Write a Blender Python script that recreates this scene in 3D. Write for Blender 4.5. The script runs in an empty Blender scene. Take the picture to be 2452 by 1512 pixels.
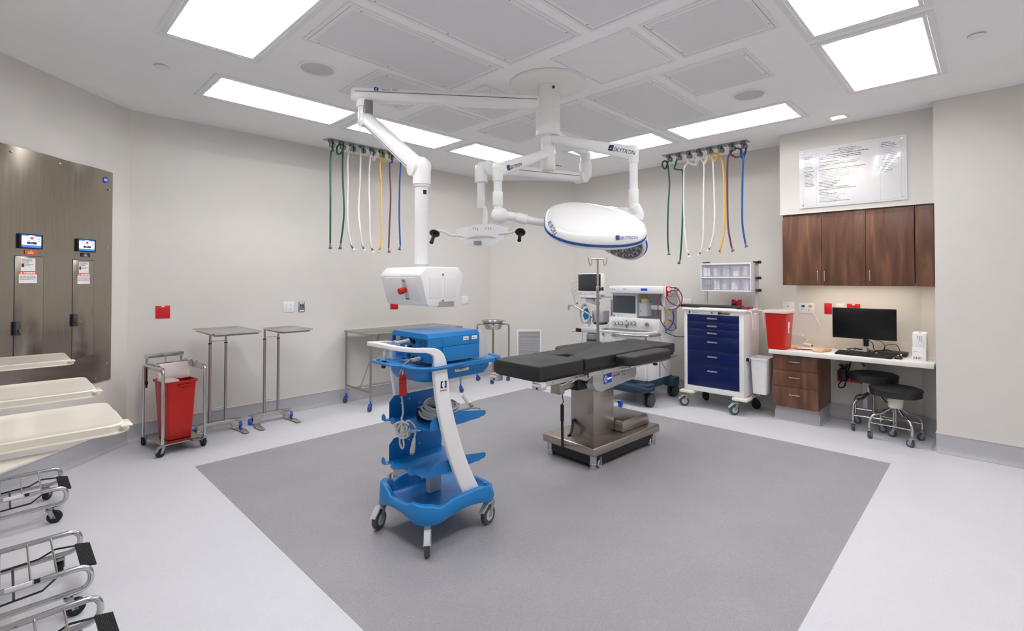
import bpy, bmesh, math, random
from mathutils import Vector as V, Matrix as MX
random.seed(7)
SC = bpy.context.scene
COL = SC.collection
PI = math.pi
def R(a): return math.radians(a)
# ---------------------------------------------------------------- camera (fitted to the room's vanishing points)
FPX, CXP, CYP, PITCH, YAW, EYE = 1186.8, 1226.0, 652.2, 0.01341, 0.7707, 1.52
FH = V((math.cos(YAW), math.sin(YAW), 0)); RH = V((math.sin(YAW), -math.cos(YAW), 0)); ZU = V((0, 0, 1))
FW = FH * math.cos(PITCH) + ZU * math.sin(PITCH); UP = ZU * math.cos(PITCH) - FH * math.sin(PITCH)
CAM = V((0, 0, EYE))
def ray(x, y): return FW + RH * ((x - CXP) / FPX) + UP * ((CYP - y) / FPX)
def zp(x, y, z=0.0):            # survey point of the photograph on the level z
    d = ray(x, y); return CAM + d * ((z - EYE) / d.z)
def xp(x, y, X):
    d = ray(x, y); return CAM + d * (X / d.x)
def yp(x, y, Y):
    d = ray(x, y); return CAM + d * (Y / d.y)
def dp(x, y, D): return CAM + ray(x, y) * D
def hz(p, y):                   # height over floor point p at picture row y
    p = V((p[0], p[1], 0)); t = (CYP - y) / FPX
    a = (p - CAM).dot(UP) - t * (p - CAM).dot(FW); b = ZU.dot(UP) - t * ZU.dot(FW)
    return -a / b
cam = bpy.data.cameras.new('camera'); cam.sensor_width = 36; cam.lens = 36 * FPX / 2452
cam.shift_y = (CYP - 756) / 2452; cam.clip_start = 0.05
co = bpy.data.objects.new('camera', cam); COL.objects.link(co)
co.matrix_world = MX(((RH.x, UP.x, -FW.x, CAM.x), (RH.y, UP.y, -FW.y, CAM.y), (RH.z, UP.z, -FW.z, CAM.z), (0, 0, 0, 1)))
SC.camera = co
SC.view_settings.view_transform = 'Standard'; SC.view_settings.look = 'None'
SC.view_settings.gamma = 1; SC.view_settings.use_curve_mapping = False
# ---------------------------------------------------------------- materials
def lin(h):
    h = h.lstrip('#'); o = []
    for i in (0, 2, 4):
        c = int(h[i:i+2], 16) / 255; o.append(c / 12.92 if c <= .04045 else ((c + .055) / 1.055) ** 2.4)
    return (*o, 1)
MATS = {}
def mat(name, col, rough=.5, metal=0, var=.04, scale=40, bump=0, spec=.5, coat=0, stretch=None, trans=0, rvar=.0):
    """procedural principled material: noise varies colour, roughness and height"""
    m = bpy.data.materials.new(name); m.use_nodes = True; nt = m.node_tree; N = nt.nodes; L = nt.links
    b = N['Principled BSDF']; c = lin(col)
    tc = N.new('ShaderNodeTexCoord'); mp = N.new('ShaderNodeMapping'); L.new(tc.outputs['Object'], mp.inputs['Vector'])
    if stretch: mp.inputs['Scale'].default_value = stretch
    nz = N.new('ShaderNodeTexNoise'); nz.inputs['Scale'].default_value = scale; nz.inputs['Detail'].default_value = 3
    L.new(mp.outputs['Vector'], nz.inputs['Vector'])
    cr = N.new('ShaderNodeValToRGB'); e = cr.color_ramp.elements
    e[0].position = .3; e[1].position = .7
    e[0].color = tuple(x * (1 - var) for x in c[:3]) + (1,); e[1].color = tuple(min(1, x * (1 + var)) for x in c[:3]) + (1,)
    L.new(nz.outputs['Fac'], cr.inputs['Fac']); L.new(cr.outputs['Color'], b.inputs['Base Color'])
    b.inputs['Roughness'].default_value = rough; b.inputs['Metallic'].default_value = metal
    b.inputs['Specular IOR Level'].default_value = spec; b.inputs['Coat Weight'].default_value = coat
    if trans: b.inputs['Transmission Weight'].default_value = trans
    if rvar:
        mr = N.new('ShaderNodeMapRange'); mr.inputs['To Min'].default_value = max(0, rough - rvar); mr.inputs['To Max'].default_value = rough + rvar
        L.new(nz.outputs['Fac'], mr.inputs['Value']); L.new(mr.outputs['Result'], b.inputs['Roughness'])
    if bump:
        bp = N.new('ShaderNodeBump'); bp.inputs['Strength'].default_value = bump; bp.inputs['Distance'].default_value = .002
        L.new(nz.outputs['Fac'], bp.inputs['Height']); L.new(bp.outputs['Normal'], b.inputs['Normal'])
    MATS[name] = m; return m
def speck(name, col, var, scale, rough, spec=.5, bump=.05):
    """vinyl sheet: base tone with fine chips"""
    m = mat(name, col, rough, 0, var * .35, 3, 0, spec); nt = m.node_tree; N = nt.nodes; L = nt.links
    b = N['Principled BSDF']; cr = [n for n in N if n.type == 'VALTORGB'][0]
    tc = [n for n in N if n.type == 'TEX_COORD'][0]
    vz = N.new('ShaderNodeTexVoronoi'); vz.inputs['Scale'].default_value = scale; L.new(tc.outputs['Object'], vz.inputs['Vector'])
    sx = N.new('ShaderNodeSeparateColor'); L.new(vz.outputs['Color'], sx.inputs['Color'])
    mr = N.new('ShaderNodeMapRange'); mr.inputs['To Min'].default_value = 1 - var; mr.inputs['To Max'].default_value = 1 + var
    L.new(sx.outputs['Red'], mr.inputs['Value'])
    mx = N.new('ShaderNodeMix'); mx.data_type = 'RGBA'; mx.blend_type = 'MULTIPLY'; mx.inputs['Factor'].default_value = 1
    L.new(cr.outputs['Color'], mx.inputs['A']); L.new(mr.outputs['Result'], mx.inputs['B']); L.new(mx.outputs['Result'], b.inputs['Base Color'])
    return m
M = MATS
mat('wall_paint', '#dcd9d3', .62, var=.012, scale=6, spec=.3, bump=.02)
mat('ceiling_paint', '#f8f7f8', .8, var=.01, scale=5, spec=.2)
speck('vinyl_light', '#d6d7dd', .035, 220, .42, .35)
speck('vinyl_grey', '#9d9ca0', .10, 240, .5, .3)
speck('vinyl_cove', '#b6b7bc', .05, 220, .5, .3)
mat('cap_bead', '#dcd9d4', .4)
mat('white_metal', '#ebebec', .38, var=.015, scale=8)
mat('white_enamel', '#f3f3f3', .28, var=.012, scale=9, coat=.3)
mat('white_metal_grey', '#bfc0c1', .35, .35, var=.03, scale=6)
mat('warm_white', '#efede8', .35, var=.015, scale=9)
mat('white_plastic', '#eeeeef', .4, var=.02, scale=20)
mat('ivory_plastic', '#ece7d8', .24, var=.012, scale=7, coat=.35)
mat('grey_plastic', '#9fa3aa', .45, var=.03, scale=30)
mat('light_grey', '#c3c5c8', .42, var=.02, scale=20)
mat('mid_grey', '#7f8287', .5, var=.03, scale=30)
mat('dark_grey', '#3c3e43', .5, var=.05, scale=40)
mat('black_plastic', '#15161a', .45, var=.1, scale=40)
mat('black_rubber', '#1d1d1f', .7, var=.12, scale=60, bump=.1)
mat('black_vinyl', '#212225', .48, var=.05, scale=160, bump=.12, spec=.55)
mat('screen_black', '#07080a', .22, var=.02, scale=5, spec=.35)
mat('screen_slate', '#4a545e', .25, var=.04, scale=3)
mat('screen_dark', '#33363a', .25, var=.04, scale=3)
mat('chrome', '#c9cacc', .12, 1, var=.03, scale=9)
mat('steel', '#b0aaa3', .3, 1, var=.05, scale=3, stretch=(1, 1, 60), rvar=.06)
mat('steel_bright', '#c4c1bd', .22, 1, var=.04, scale=10, rvar=.05)
mat('steel_sheet', '#a39b90', .22, 1, var=.05, scale=2.0, stretch=(60, 1, 1.2), rvar=.08)
mat('brass', '#a48a4a', .35, 1, var=.1)
mat('zinc', '#a9b6ba', .35, 1, var=.1, scale=30)
mat('brushed_nickel', '#cfccc6', .28, 1, var=.03, scale=20)
mat('blue_plastic', '#0a79c0', .36, var=.035, scale=14, spec=.5)
mat('blue_sheet', '#0873bb', .38, var=.04, scale=12, spec=.5)
mat('blue_caster', '#1257d6', .35, var=.05, scale=20)
mat('navy_drawer', '#051a52', .3, var=.06, scale=3, spec=.35)
mat('navy_base', '#223f52', .45, var=.04, scale=10)
mat('red_plastic', '#c01a10', .33, var=.05, scale=8, spec=.5)
mat('red_plate', '#d01424', .35, var=.04, scale=15)
mat('red_tag', '#b31420', .5, var=.12, scale=60)
mat('dark_red', '#7c1519', .5, var=.1, scale=30)
mat('mid_lavender', '#aeabb8', .25, var=.06, scale=20)
mat('lavender', '#cfcfe2', .4, var=.04)
mat('green_pale', '#8fd0a8', .4)
mat('olive', '#a9a94f', .45)
mat('board_white', '#edeef0', .18, var=.01, scale=5, coat=.4)
mat('ink_line', '#b9bcc4', .5)
mat('key_black', '#24262a', .5, var=.05)
mat('tan_leather', '#d9b48b', .5, var=.08, scale=25)
mat('counter_white', '#e9e7e3', .3, var=.015, scale=12)
mat('splash_stone', '#d8d2ca', .4, var=.05, scale=14)
mat('paper', '#f0eff0', .6, var=.01)
mat('paper_yellow', '#f0c070', .5, var=.06, scale=20)
mat('ink_black', '#1c1d22', .6)
mat('ink_grey', '#77777a', .6)
mat('ink_blue', '#123a8a', .5)
mat('ink_navy', '#16205c', .5)
mat('logo_blue', '#0b4fc4', .45)
mat('rim_blue', '#0a4f9c', .3, var=.03)
mat('orange', '#f0551c', .5)
mat('yellow', '#f0c020', .45, var=.05)
mat('green_mark', '#2f9a62', .5)
mat('white_ink', '#f2f2f2', .5)
mat('glove_grey', '#d3d4d2', .5)
mat('tread_grey', '#4d4f53', .6, var=.06, scale=40)
mat('caster_grey', '#8d99a6', .4, var=.04, scale=20)
for n, c in (('hose_green', '#0f5b46'), ('hose_white', '#e6e3e0'), ('hose_yellow', '#e9b93c'), ('hose_purple', '#6f3a54'), ('hose_blue', '#0f4fa0'), ('cable_grey', '#b4b6b9'), ('cable_black', '#141416'), ('cable_white', '#e3ddd6'), ('cable_purple', '#7d3d62')):
    mat(n, c, .4, var=.05, scale=30)
def walnut(name, stretch):
    m = mat(name, '#6b4a38', .42, 0, .1, 4, spec=.4, stretch=stretch); nt = m.node_tree; N = nt.nodes
    cr = [n for n in N if n.type == 'VALTORGB'][0]; e = cr.color_ramp.elements
    e[0].position = .25; e[0].color = lin('#4e3427'); e[1].position = .75; e[1].color = lin('#86624a')
    x = e.new(.5); x.color = lin('#6a4836')
    nz = [n for n in N if n.type == 'TEX_NOISE'][0]; nz.inputs['Detail'].default_value = 7; nz.inputs['Distortion'].default_value = .9
    return m
walnut('walnut', (1.0, 3.2, .34))
def clear(name, col, alpha, rough=.08):
    """thin clear plastic: mostly see-through with a slight tint and gloss"""
    m = bpy.data.materials.new(name); m.use_nodes = True; nt = m.node_tree; N = nt.nodes; L = nt.links; b = N['Principled BSDF']
    b.inputs['Base Color'].default_value = lin(col); b.inputs['Roughness'].default_value = rough
    nz = N.new('ShaderNodeTexNoise'); nz.inputs['Scale'].default_value = 30; mr = N.new('ShaderNodeMapRange')
    mr.inputs['To Min'].default_value = alpha*.85; mr.inputs['To Max'].default_value = alpha*1.15
    L.new(nz.outputs['Fac'], mr.inputs['Value']); L.new(mr.outputs['Result'], b.inputs['Alpha']); MATS[name] = m
clear('clear_bin', '#e8e8f4', .22); clear('clear_lid', '#f0e4e2', .62, .25)
def emit(name, col, s):
    m = bpy.data.materials.new(name); m.use_nodes = True; nt = m.node_tree
    b = nt.nodes['Principled BSDF']; b.inputs['Base Color'].default_value = lin(col)
    b.inputs['Emission Color'].default_value = lin(col); b.inputs['Emission Strength'].default_value = s
    MATS[name] = m; return m
emit('lamp_warm', '#fff0dc', 9); emit('lamp_spot', '#fff0df', 9)
emit('screen_white', '#e6e8f2', .75); emit('screen_blue', '#2a63cf', .8); emit('screen_red', '#e0142a', .8); emit('screen_bar', '#2b2e33', .3)
# ---------------------------------------------------------------- mesh builder
class B:
    def __init__(s): s.b = bmesh.new()
    def _add(s, t, Mx=None):
        if Mx is not None: bmesh.ops.transform(t, matrix=Mx, verts=t.verts)
        me = bpy.data.meshes.new('t'); t.to_mesh(me); t.free(); s.b.from_mesh(me); bpy.data.meshes.remove(me); return s
    def box(s, x0, x1, y0, y1, z0, z1, bev=0, Mx=None, seg=2):
        t = bmesh.new(); bmesh.ops.create_cube(t, size=1)
        bmesh.ops.scale(t, vec=(abs(x1-x0), abs(y1-y0), abs(z1-z0)), verts=t.verts)
        bmesh.ops.translate(t, vec=((x0+x1)/2, (y0+y1)/2, (z0+z1)/2), verts=t.verts)
        if bev: bmesh.ops.bevel(t, geom=t.edges[:], offset=bev, segments=seg, profile=.5, affect='EDGES', clamp_overlap=True)
        return s._add(t, Mx)
    def cyl(s, p, q, r, r2=None, n=16, cap=True, bev=0):
        p, q = V(p), V(q); d = q - p; t = bmesh.new()
        bmesh.ops.create_cone(t, cap_ends=cap, segments=n, radius1=r, radius2=r if r2 is None else r2, depth=d.length)
        if bev:
            es = [e for e in t.edges if abs(e.verts[0].co.z - e.verts[1].co.z) < 1e-6]
            bmesh.ops.bevel(t, geom=es, offset=bev, segments=2, profile=.5, affect='EDGES', clamp_overlap=True)
        return s._add(t, MX.Translation((p+q)/2) @ d.to_track_quat('Z', 'Y').to_matrix().to_4x4())
    def ball(s, c, r, sc=(1, 1, 1), n=16):
        t = bmesh.new(); bmesh.ops.create_uvsphere(t, u_segments=n, v_segments=max(6, n//2), radius=r)
        bmesh.ops.scale(t, vec=sc, verts=t.verts); bmesh.ops.translate(t, vec=c, verts=t.verts); return s._add(t)
    def tube(s, pts, r, n=8, smooth=0, closed=False, rad=None, cap=True, flat=1.0):
        """round (or flattened) rod along pts; smooth>0 = Catmull-Rom subdivisions; rad = corner radius"""
        P = [V(p) for p in pts]
        if rad: P = fillet(P, rad, closed)
        if smooth: P = spline(P, smooth, closed)
        m = len(P); rings = []; t0 = None; nrm = None
        for i, p in enumerate(P):
            a = P[(i-1) % m] if (closed or i > 0) else p; c = P[(i+1) % m] if (closed or i < m-1) else p
            t = (c - a).normalized() if (c-a).length > 1e-9 else (t0 or V((0, 0, 1)))
            if nrm is None:
                nrm = t.cross(V((0, 0, 1)));
                if nrm.length < .05: nrm = t.cross(V((1, 0, 0)))
                nrm.normalize()
            else:
                nrm = (nrm - t * nrm.dot(t));
                nrm = nrm.normalized() if nrm.length > 1e-6 else t.orthogonal().normalized()
            bi = t.cross(nrm); t0 = t; rr = lerp(r, i/(m-1)) if isinstance(r, (list, tuple)) else r
            rings.append([s.b.verts.new(p + nrm * (rr * math.cos(2*PI*k/n)) + bi * (rr * flat * math.sin(2*PI*k/n))) for k in range(n)])
        for i in range(m if closed else m-1):
            A, Bq = rings[i], rings[(i+1) % m]
            for k in range(n): s.b.faces.new((A[k], A[(k+1) % n], Bq[(k+1) % n], Bq[k]))
        if cap and not closed: s.b.faces.new(rings[0][::-1]); s.b.faces.new(rings[-1])
        return s
    def lathe(s, prof, c=(0, 0, 0), n=32, Mx=None):
        t = bmesh.new(); rings = []
        for r, z in prof:
            rings.append([t.verts.new((0, 0, z))] if r < 1e-6 else [t.verts.new((r*math.cos(2*PI*k/n), r*math.sin(2*PI*k/n), z)) for k in range(n)])
        for A, C2 in zip(rings, rings[1:]):
            for k in range(n):
                a, b_, c_, d = A[k % len(A)], A[(k+1) % len(A)], C2[(k+1) % len(C2)], C2[k % len(C2)]
                f = [a, b_, c_, d] if len(A) > 1 and len(C2) > 1 else ([a, c_, d] if len(A) == 1 else [a, b_, d])
                try: t.faces.new(f)
                except ValueError: pass
        bmesh.ops.recalc_face_normals(t, faces=t.faces)
        return s._add(t, MX.Translation(c) @ (Mx or MX.Identity(4)))
    def prism(s, poly, a, b, plane='xy', bev=0, Mx=None):
        """extrude a 2-D outline between a and b along the third axis"""
        t = bmesh.new(); f = {'xy': lambda u, v, w: (u, v, w), 'xz': lambda u, v, w: (u, w, v), 'yz': lambda u, v, w: (w, u, v)}[plane]
        A = [t.verts.new(f(u, v, a)) for u, v in poly]; C2 = [t.verts.new(f(u, v, b)) for u, v in poly]; n = len(poly)
        t.faces.new(A); t.faces.new(C2[::-1])
        for k in range(n): t.faces.new((A[k], C2[k], C2[(k+1) % n], A[(k+1) % n]))
        bmesh.ops.recalc_face_normals(t, faces=t.faces)
        if bev: bmesh.ops.bevel(t, geom=t.edges[:], offset=bev, segments=2, profile=.5, affect='EDGES', clamp_overlap=True)
        return s._add(t, Mx)
    def loft(s, rings, cap=True, closed=True):
        Rg = [[s.b.verts.new(p) for p in r] for r in rings]; n = len(rings[0])
        for A, C2 in zip(Rg, Rg[1:]):
            for k in range(n if closed else n-1): s.b.faces.new((A[k], A[(k+1) % n], C2[(k+1) % n], C2[k]))
        if cap and closed: s.b.faces.new(Rg[0][::-1]); s.b.faces.new(Rg[-1])
        return s
    def poly(s, pts): s.b.faces.new([s.b.verts.new(p) for p in pts]); return s
    def obj(s, name, m, parent=None, sharp=38, fix=True, Mx=None):
        if fix: bmesh.ops.recalc_face_normals(s.b, faces=s.b.faces)
        me = bpy.data.meshes.new(name); s.b.to_mesh(me); s.b.free()
        if Mx is not None: me.transform(Mx)
        me.polygons.foreach_set('use_smooth', [True]*len(me.polygons)); me.set_sharp_from_angle(angle=R(sharp))
        me.materials.append(MATS[m] if isinstance(m, str) else m)
        o = bpy.data.objects.new(name, me); COL.objects.link(o)
        if parent: o.parent = parent
        return o
def lerp(l, t):
    x = t*(len(l)-1); i = min(int(x), len(l)-2); return l[i] + (l[i+1]-l[i])*(x-i)
def spline(P, k, closed=False):
    out = []; n = len(P)
    for i in range(n if closed else n-1):
        g = lambda j: P[j % n] if closed else P[max(0, min(n-1, j))]
        a, b, c, d = g(i-1), g(i), g(i+1), g(i+2)
        for q in range(k):
            t = q/k; out.append(.5*((2*b) + (c-a)*t + (2*a-5*b+4*c-d)*t*t + (3*b-a-3*c+d)*t**3))
    if not closed: out.append(P[-1])
    return out
def fillet(P, r, closed=False, k=6):
    out = []; n = len(P)
    for i in range(n):
        if not closed and i in (0, n-1): out.append(P[i]); continue
        p, a, c = P[i], P[(i-1) % n], P[(i+1) % n]; u, w = (a-p), (c-p); lu, lw = u.length, w.length
        if lu < 1e-6 or lw < 1e-6: continue
        u, w = u/lu, w/lw; d = min(r, lu*.49, lw*.49); A, C2 = p+u*d, p+w*d
        if u.dot(w) < -.999: out.append(p); continue
        for q in range(k+1):
            t = q/k; out.append(A*(1-t)**2 + p*2*t*(1-t) + C2*t*t)
    return out
def rrect(w, d, r, n=5, cx=0, cy=0):
    o = []
    for (sx, sy, a0) in ((1, 1, 0), (-1, 1, 90), (-1, -1, 180), (1, -1, 270)):
        for k in range(n+1):
            a = R(a0 + 90*k/n); o.append((cx + sx*(w/2-r) + r*math.cos(a), cy + sy*(d/2-r) + r*math.sin(a)))
    return o
def thing(name, label, cat, loc=(0, 0, 0), rz=0, group=None):
    o = bpy.data.objects.new(name, None); COL.objects.link(o); o.empty_display_size = .05
    o.location = loc; o.rotation_euler = (0, 0, rz); o['label'] = label; o['category'] = cat
    if group: o['group'] = group
    return o
def tag(o, label, cat, group=None):
    o['label'] = label; o['category'] = cat
    if group: o['group'] = group
    return o
def struct(o): o['kind'] = 'structure'; return o
def dup(root, loc=None, rz=None, label=None, group=None):
    r = root.copy(); COL.objects.link(r)
    if loc is not None: r.location = loc
    if rz is not None: r.rotation_euler = (0, 0, rz)
    if label: r['label'] = label
    if group: r['group'] = group
    for ch in list(root.children):
        c = ch.copy(); COL.objects.link(c); c.parent = r
        for g in list(ch.children):
            d = g.copy(); COL.objects.link(d); d.parent = c
    return r
def text(s, size, Mx, m, parent=None, name='lettering', align='LEFT', ext=.0006, bold=0, sx=1.0, spacing=1.0, line=1.0):
    """writing as a thin raised mesh; Mx places its baseline (x along the text, z out of the surface)"""
    cu = bpy.data.curves.new('t', 'FONT'); cu.body = s; cu.size = size; cu.align_x = align; cu.extrude = ext; cu.offset = bold
    cu.space_character = spacing; cu.space_line = line; cu.resolution_u = 2
    to = bpy.data.objects.new('t', cu); COL.objects.link(to); dg = bpy.context.evaluated_depsgraph_get()
    me = bpy.data.meshes.new_from_object(to.evaluated_get(dg)); bpy.data.objects.remove(to); bpy.data.curves.remove(cu)
    me.transform(Mx @ MX.Diagonal((sx, 1, 1, 1))); me.materials.clear(); me.materials.append(MATS[m]); me.name = name
    o = bpy.data.objects.new(name, me); COL.objects.link(o)
    if parent: o.parent = parent
    return o
def frame(o, x, z):             # matrix with origin o, local x axis x, local z axis (normal) z
    x = V(x).normalized(); z = V(z).normalized(); y = z.cross(x)
    return MX(((x.x, y.x, z.x, o[0]), (x.y, y.y, z.y, o[1]), (x.z, y.z, z.z, o[2]), (0, 0, 0, 1)))
def caster(par, x, y, r=.04, w=.024, top=.11, rot=0, fork='zinc', tyre='black_rubber', hub=None, trail=.02, brake=None, n=20, stem=.008):
    """swivel caster with its wheel touching z=0 of the parent"""
    Rz = MX.Translation((x, y, 0)) @ MX.Rotation(rot, 4, 'Z'); b = B()
    b.cyl((0, 0, 2*r+.006), (0, 0, top), stem*1.2, n=10); b.cyl((0, 0, 2*r+.004), (0, 0, 2*r+.016), w*.62, n=16)
    for sg in (-1, 1):
        yy = sg*(w/2+.004)
        b.prism([(-w*.55, 2*r+.012), (w*.55, 2*r+.012), (-trail+.012, r-.006), (-trail-.010, r-.006)], yy-.002, yy+.002, 'xz')
    b.box(-w*.6, w*.6, -w/2-.006, w/2+.006, 2*r+.006, 2*r+.014, .002)
    f = b.obj('caster', fork, par, Mx=Rz)
    c = B(); c.lathe([(r*.55, -w/2), (r*.92, -w/2), (r, -w/2+w*.2), (r, w/2-w*.2), (r*.92, w/2), (r*.55, w/2)], n=n, Mx=MX.Rotation(PI/2, 4, 'X'), c=(-trail, 0, r))
    wl = c.obj('wheel', tyre, f, Mx=Rz)
    h = B(); h.cyl((-trail, -w/2-.001, r), (-trail, w/2+.001, r), r*.57, n=n); h.cyl((-trail, -w/2-.006, r), (-trail, w/2+.006, r), r*.16, n=8)
    h.obj('wheel_hub', hub or fork, f, Mx=Rz)
    if brake:
        k = B(); k.prism([(-trail-r*1.05, 2*r-.016), (-trail-r*1.15, 2*r-.028), (-trail-r*.2, 2*r+.01), (w*.4, 2*r+.012), (w*.4, 2*r+.02), (-trail-r*.3, 2*r+.022)], -w*.55, w*.55, 'xz')
        k.obj('brake_lever', brake, f, Mx=Rz)
    return f
# ================================================================= the room
H = 3.10; YL = 5.78; XR = 6.41; XS = 5.945; XW = 5.75
fl = B(); fl.poly([(-.75, -1.3, 0), (6.6, -1.3, 0), (6.6, 5.95, 0), (-.75, 5.95, 0)]); struct(fl.obj('floor', 'vinyl_light', fix=False))
it = B(); it.box(1.105, 5.11, .62, 4.65, -.004, .0012); struct(it.obj('floor_inlay', 'vinyl_grey'))
def wall(name, p, q, z0=0, z1=H, th=.1):
    p, q = V((*p, 0)), V((*q, 0)); d = (q-p).normalized(); n = V((d.y, -d.x, 0))   # room on the left of p->q, thickness outward
    o = [p, q, q + n*th, p + n*th]; w = B(); w.prism([(v.x, v.y) for v in o], z0, z1); return struct(w.obj(name, 'wall_paint'))
# corners, anticlockwise seen from above (room to the left of each run)
A0 = (-.75, -1.3); A1 = (XW, -1.3); A2 = (XW, .37); A3 = (6.26, .37); A4 = (XR, .52); A5 = (XR, 4.84); A6 = (5.47, YL); A7 = (.82, YL); A8 = (-.75, 4.21)
wall('wall_front', A0, A1); wall('wall_right', A1, A2); wall('wall_alcove_end', (XW+.02, .37), A3); wall('wall_alcove_corner', A3, A4)
wall('wall_rear_right', A4, A5); wall('wall_rear_corner', A5, A6); wall('wall_rear_left', A6, A7); wall('wall_steel_side', A7, A8); wall('wall_left', A8, A0)
so = B(); so.box(XS, XR+.02, .372, 1.672, 2.215, H); struct(so.obj('wall_soffit', 'wall_paint'))
def cove(name, p, q, ea=0, eb=0):
    p, q = V((*p, 0)), V((*q, 0)); d = (q-p).normalized(); n = V((-d.y, d.x, 0)); p = p - d*ea; q = q + d*eb
    prof = [(0, .162), (.004, .162), (.005, .05), (.011, .026), (.022, .011), (.042, .0015), (0, .0005)]
    b = B(); b.loft([[tuple(e + n*u + ZU*w) for u, w in prof] for e in (p, q)]); o = struct(b.obj('baseboard_' + name, 'vinyl_cove', sharp=60))
    c = B(); c.loft([[tuple(e + n*u + ZU*w) for u, w in ((0, .160), (.008, .160), (.008, .168), (0, .168))] for e in (p, q)]); c.obj('cap_bead', 'cap_bead', o)
cove('right', A1, A2); cove('alcove_end', A2, A3); cove('alcove_corner', A3, A4); cove('rear_right', A4, A5); cove('rear_corner', A5, A6)
cove('rear_left', A6, A7); cove('steel_side', A7, A8)
e = B(); e.cyl((XW-.002, .37, .16), (XW-.002, .37, 1.0), .004, n=8); 
# ---- ceiling with openings for the recessed fittings
LIGHTS = [  # x0,x1,y0,y1, long axis, label
 (.667, 1.293, 2.60, 3.845, 'y', 'large recessed ceiling light cut by the top edge, nearest the steel wall panel'),
 (1.13, 2.375, 4.262, 4.90, 'x', 'recessed ceiling light left of the boom elbow, beside the left wall'),
 (2.44, 3.685, 4.262, 4.89, 'x', 'recessed ceiling light behind the sloping boom arm, above the left row of hoses'),
 (3.785, 5.03, 4.255, 4.86, 'x', 'recessed ceiling light left of the mount column, in front of the angled rear wall'),
 (4.83, 5.45, 2.59, 3.835, 'y', 'recessed ceiling light crossed by the lettered lamp arm right of the column'),
 (4.83, 5.45, 1.27, 2.512, 'y', 'recessed ceiling light above the right row of coloured hoses'),
 (3.788, 5.035, .235, .876, 'x', 'recessed ceiling light above the white text board, its three tubes showing'),
 (2.475, 3.722, .235, .876, 'x', 'recessed ceiling light cut by the top edge near the upper right corner'),
 (.667, 1.293, 1.27, 2.512, 'y', 'unseen ceiling light added to brighten the room, nearer the viewer than the one by the steel wall panel'),  # out of view, added to brighten the sides that face the camera
 (1.15, 2.397, .235, .876, 'x', 'unseen ceiling light added to brighten the room, overhead in front, in line with the pair above the text board')]  # likewise an added light above the frame, extends the row for more brightness
holes = [(a+.03, b-.03, c+.03, d-.03) for a, b, c, d, *_ in LIGHTS] + [(5.63, 5.75, 1.015, 1.135)]
xs = sorted({-.85, 6.6} | {v for h in holes for v in h[:2]}); ys = sorted({-1.4, 5.95} | {v for h in holes for v in h[2:]})
ce = B(); vt = {}
def cv(x, y):
    if (x, y) not in vt: vt[(x, y)] = ce.b.verts.new((x, y, H))
    return vt[(x, y)]
for x0, x1 in zip(xs, xs[1:]):
    for y0, y1 in zip(ys, ys[1:]):
        if any(h[0] <= x0 and x1 <= h[1] and h[2] <= y0 and y1 <= h[3] for h in holes): continue
        ce.b.faces.new((cv(x0, y0), cv(x0, y1), cv(x1, y1), cv(x1, y0)))
struct(ce.obj('ceiling', 'ceiling_paint', fix=False))
# ---- recessed lights
def tube_glow(name):
    """white reflector tray with three fluorescent tubes glowing along local x"""
    m = bpy.data.materials.new(name); m.use_nodes = True; nt = m.node_tree; N = nt.nodes; L = nt.links; b = N['Principled BSDF']
    b.inputs['Base Color'].default_value = lin('#e8e8ea'); b.inputs['Roughness'].default_value = .6
    tc = N.new('ShaderNodeTexCoord'); sp = N.new('ShaderNodeSeparateXYZ'); L.new(tc.outputs['Object'], sp.inputs[0])
    def mth(op, a, c=None):
        n = N.new('ShaderNodeMath'); n.operation = op
        for i, v in enumerate((a, c)):
            if v is None: continue
            if isinstance(v, (int, float)): n.inputs[i].default_value = v
            else: L.new(v, n.inputs[i])
        return n.outputs[0]
    tot = GLOW_BASE
    for c0 in (-.185, 0.0, .185):
        d = mth('SUBTRACT', sp.outputs['Y'], c0); q = mth('MULTIPLY', d, d)
        tot = mth('ADD', mth('MULTIPLY', mth('EXPONENT', mth('MULTIPLY', q, -1/(2*.0125**2))), GLOW_PEAK), tot)
        tot = mth('ADD', mth('MULTIPLY', mth('EXPONENT', mth('MULTIPLY', q, -1/(2*.05**2))), GLOW_WIDE), tot)
    ax = mth('ABSOLUTE', sp.outputs['X']); en = N.new('ShaderNodeMapRange'); en.interpolation_type = 'SMOOTHSTEP'
    en.inputs['From Min'].default_value = .585; en.inputs['From Max'].default_value = .50; en.inputs['To Min'].default_value = .12; en.inputs['To Max'].default_value = 1; L.new(ax, en.inputs['Value'])
    b.inputs['Emission Color'].default_value = (1, .985, .975, 1); L.new(mth('MULTIPLY', tot, en.outputs['Result']), b.inputs['Emission Strength'])
    MATS[name] = m
GLOW_BASE, GLOW_PEAK, GLOW_WIDE = .14, 36.0, .28
tube_glow('tube_glow')
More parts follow.
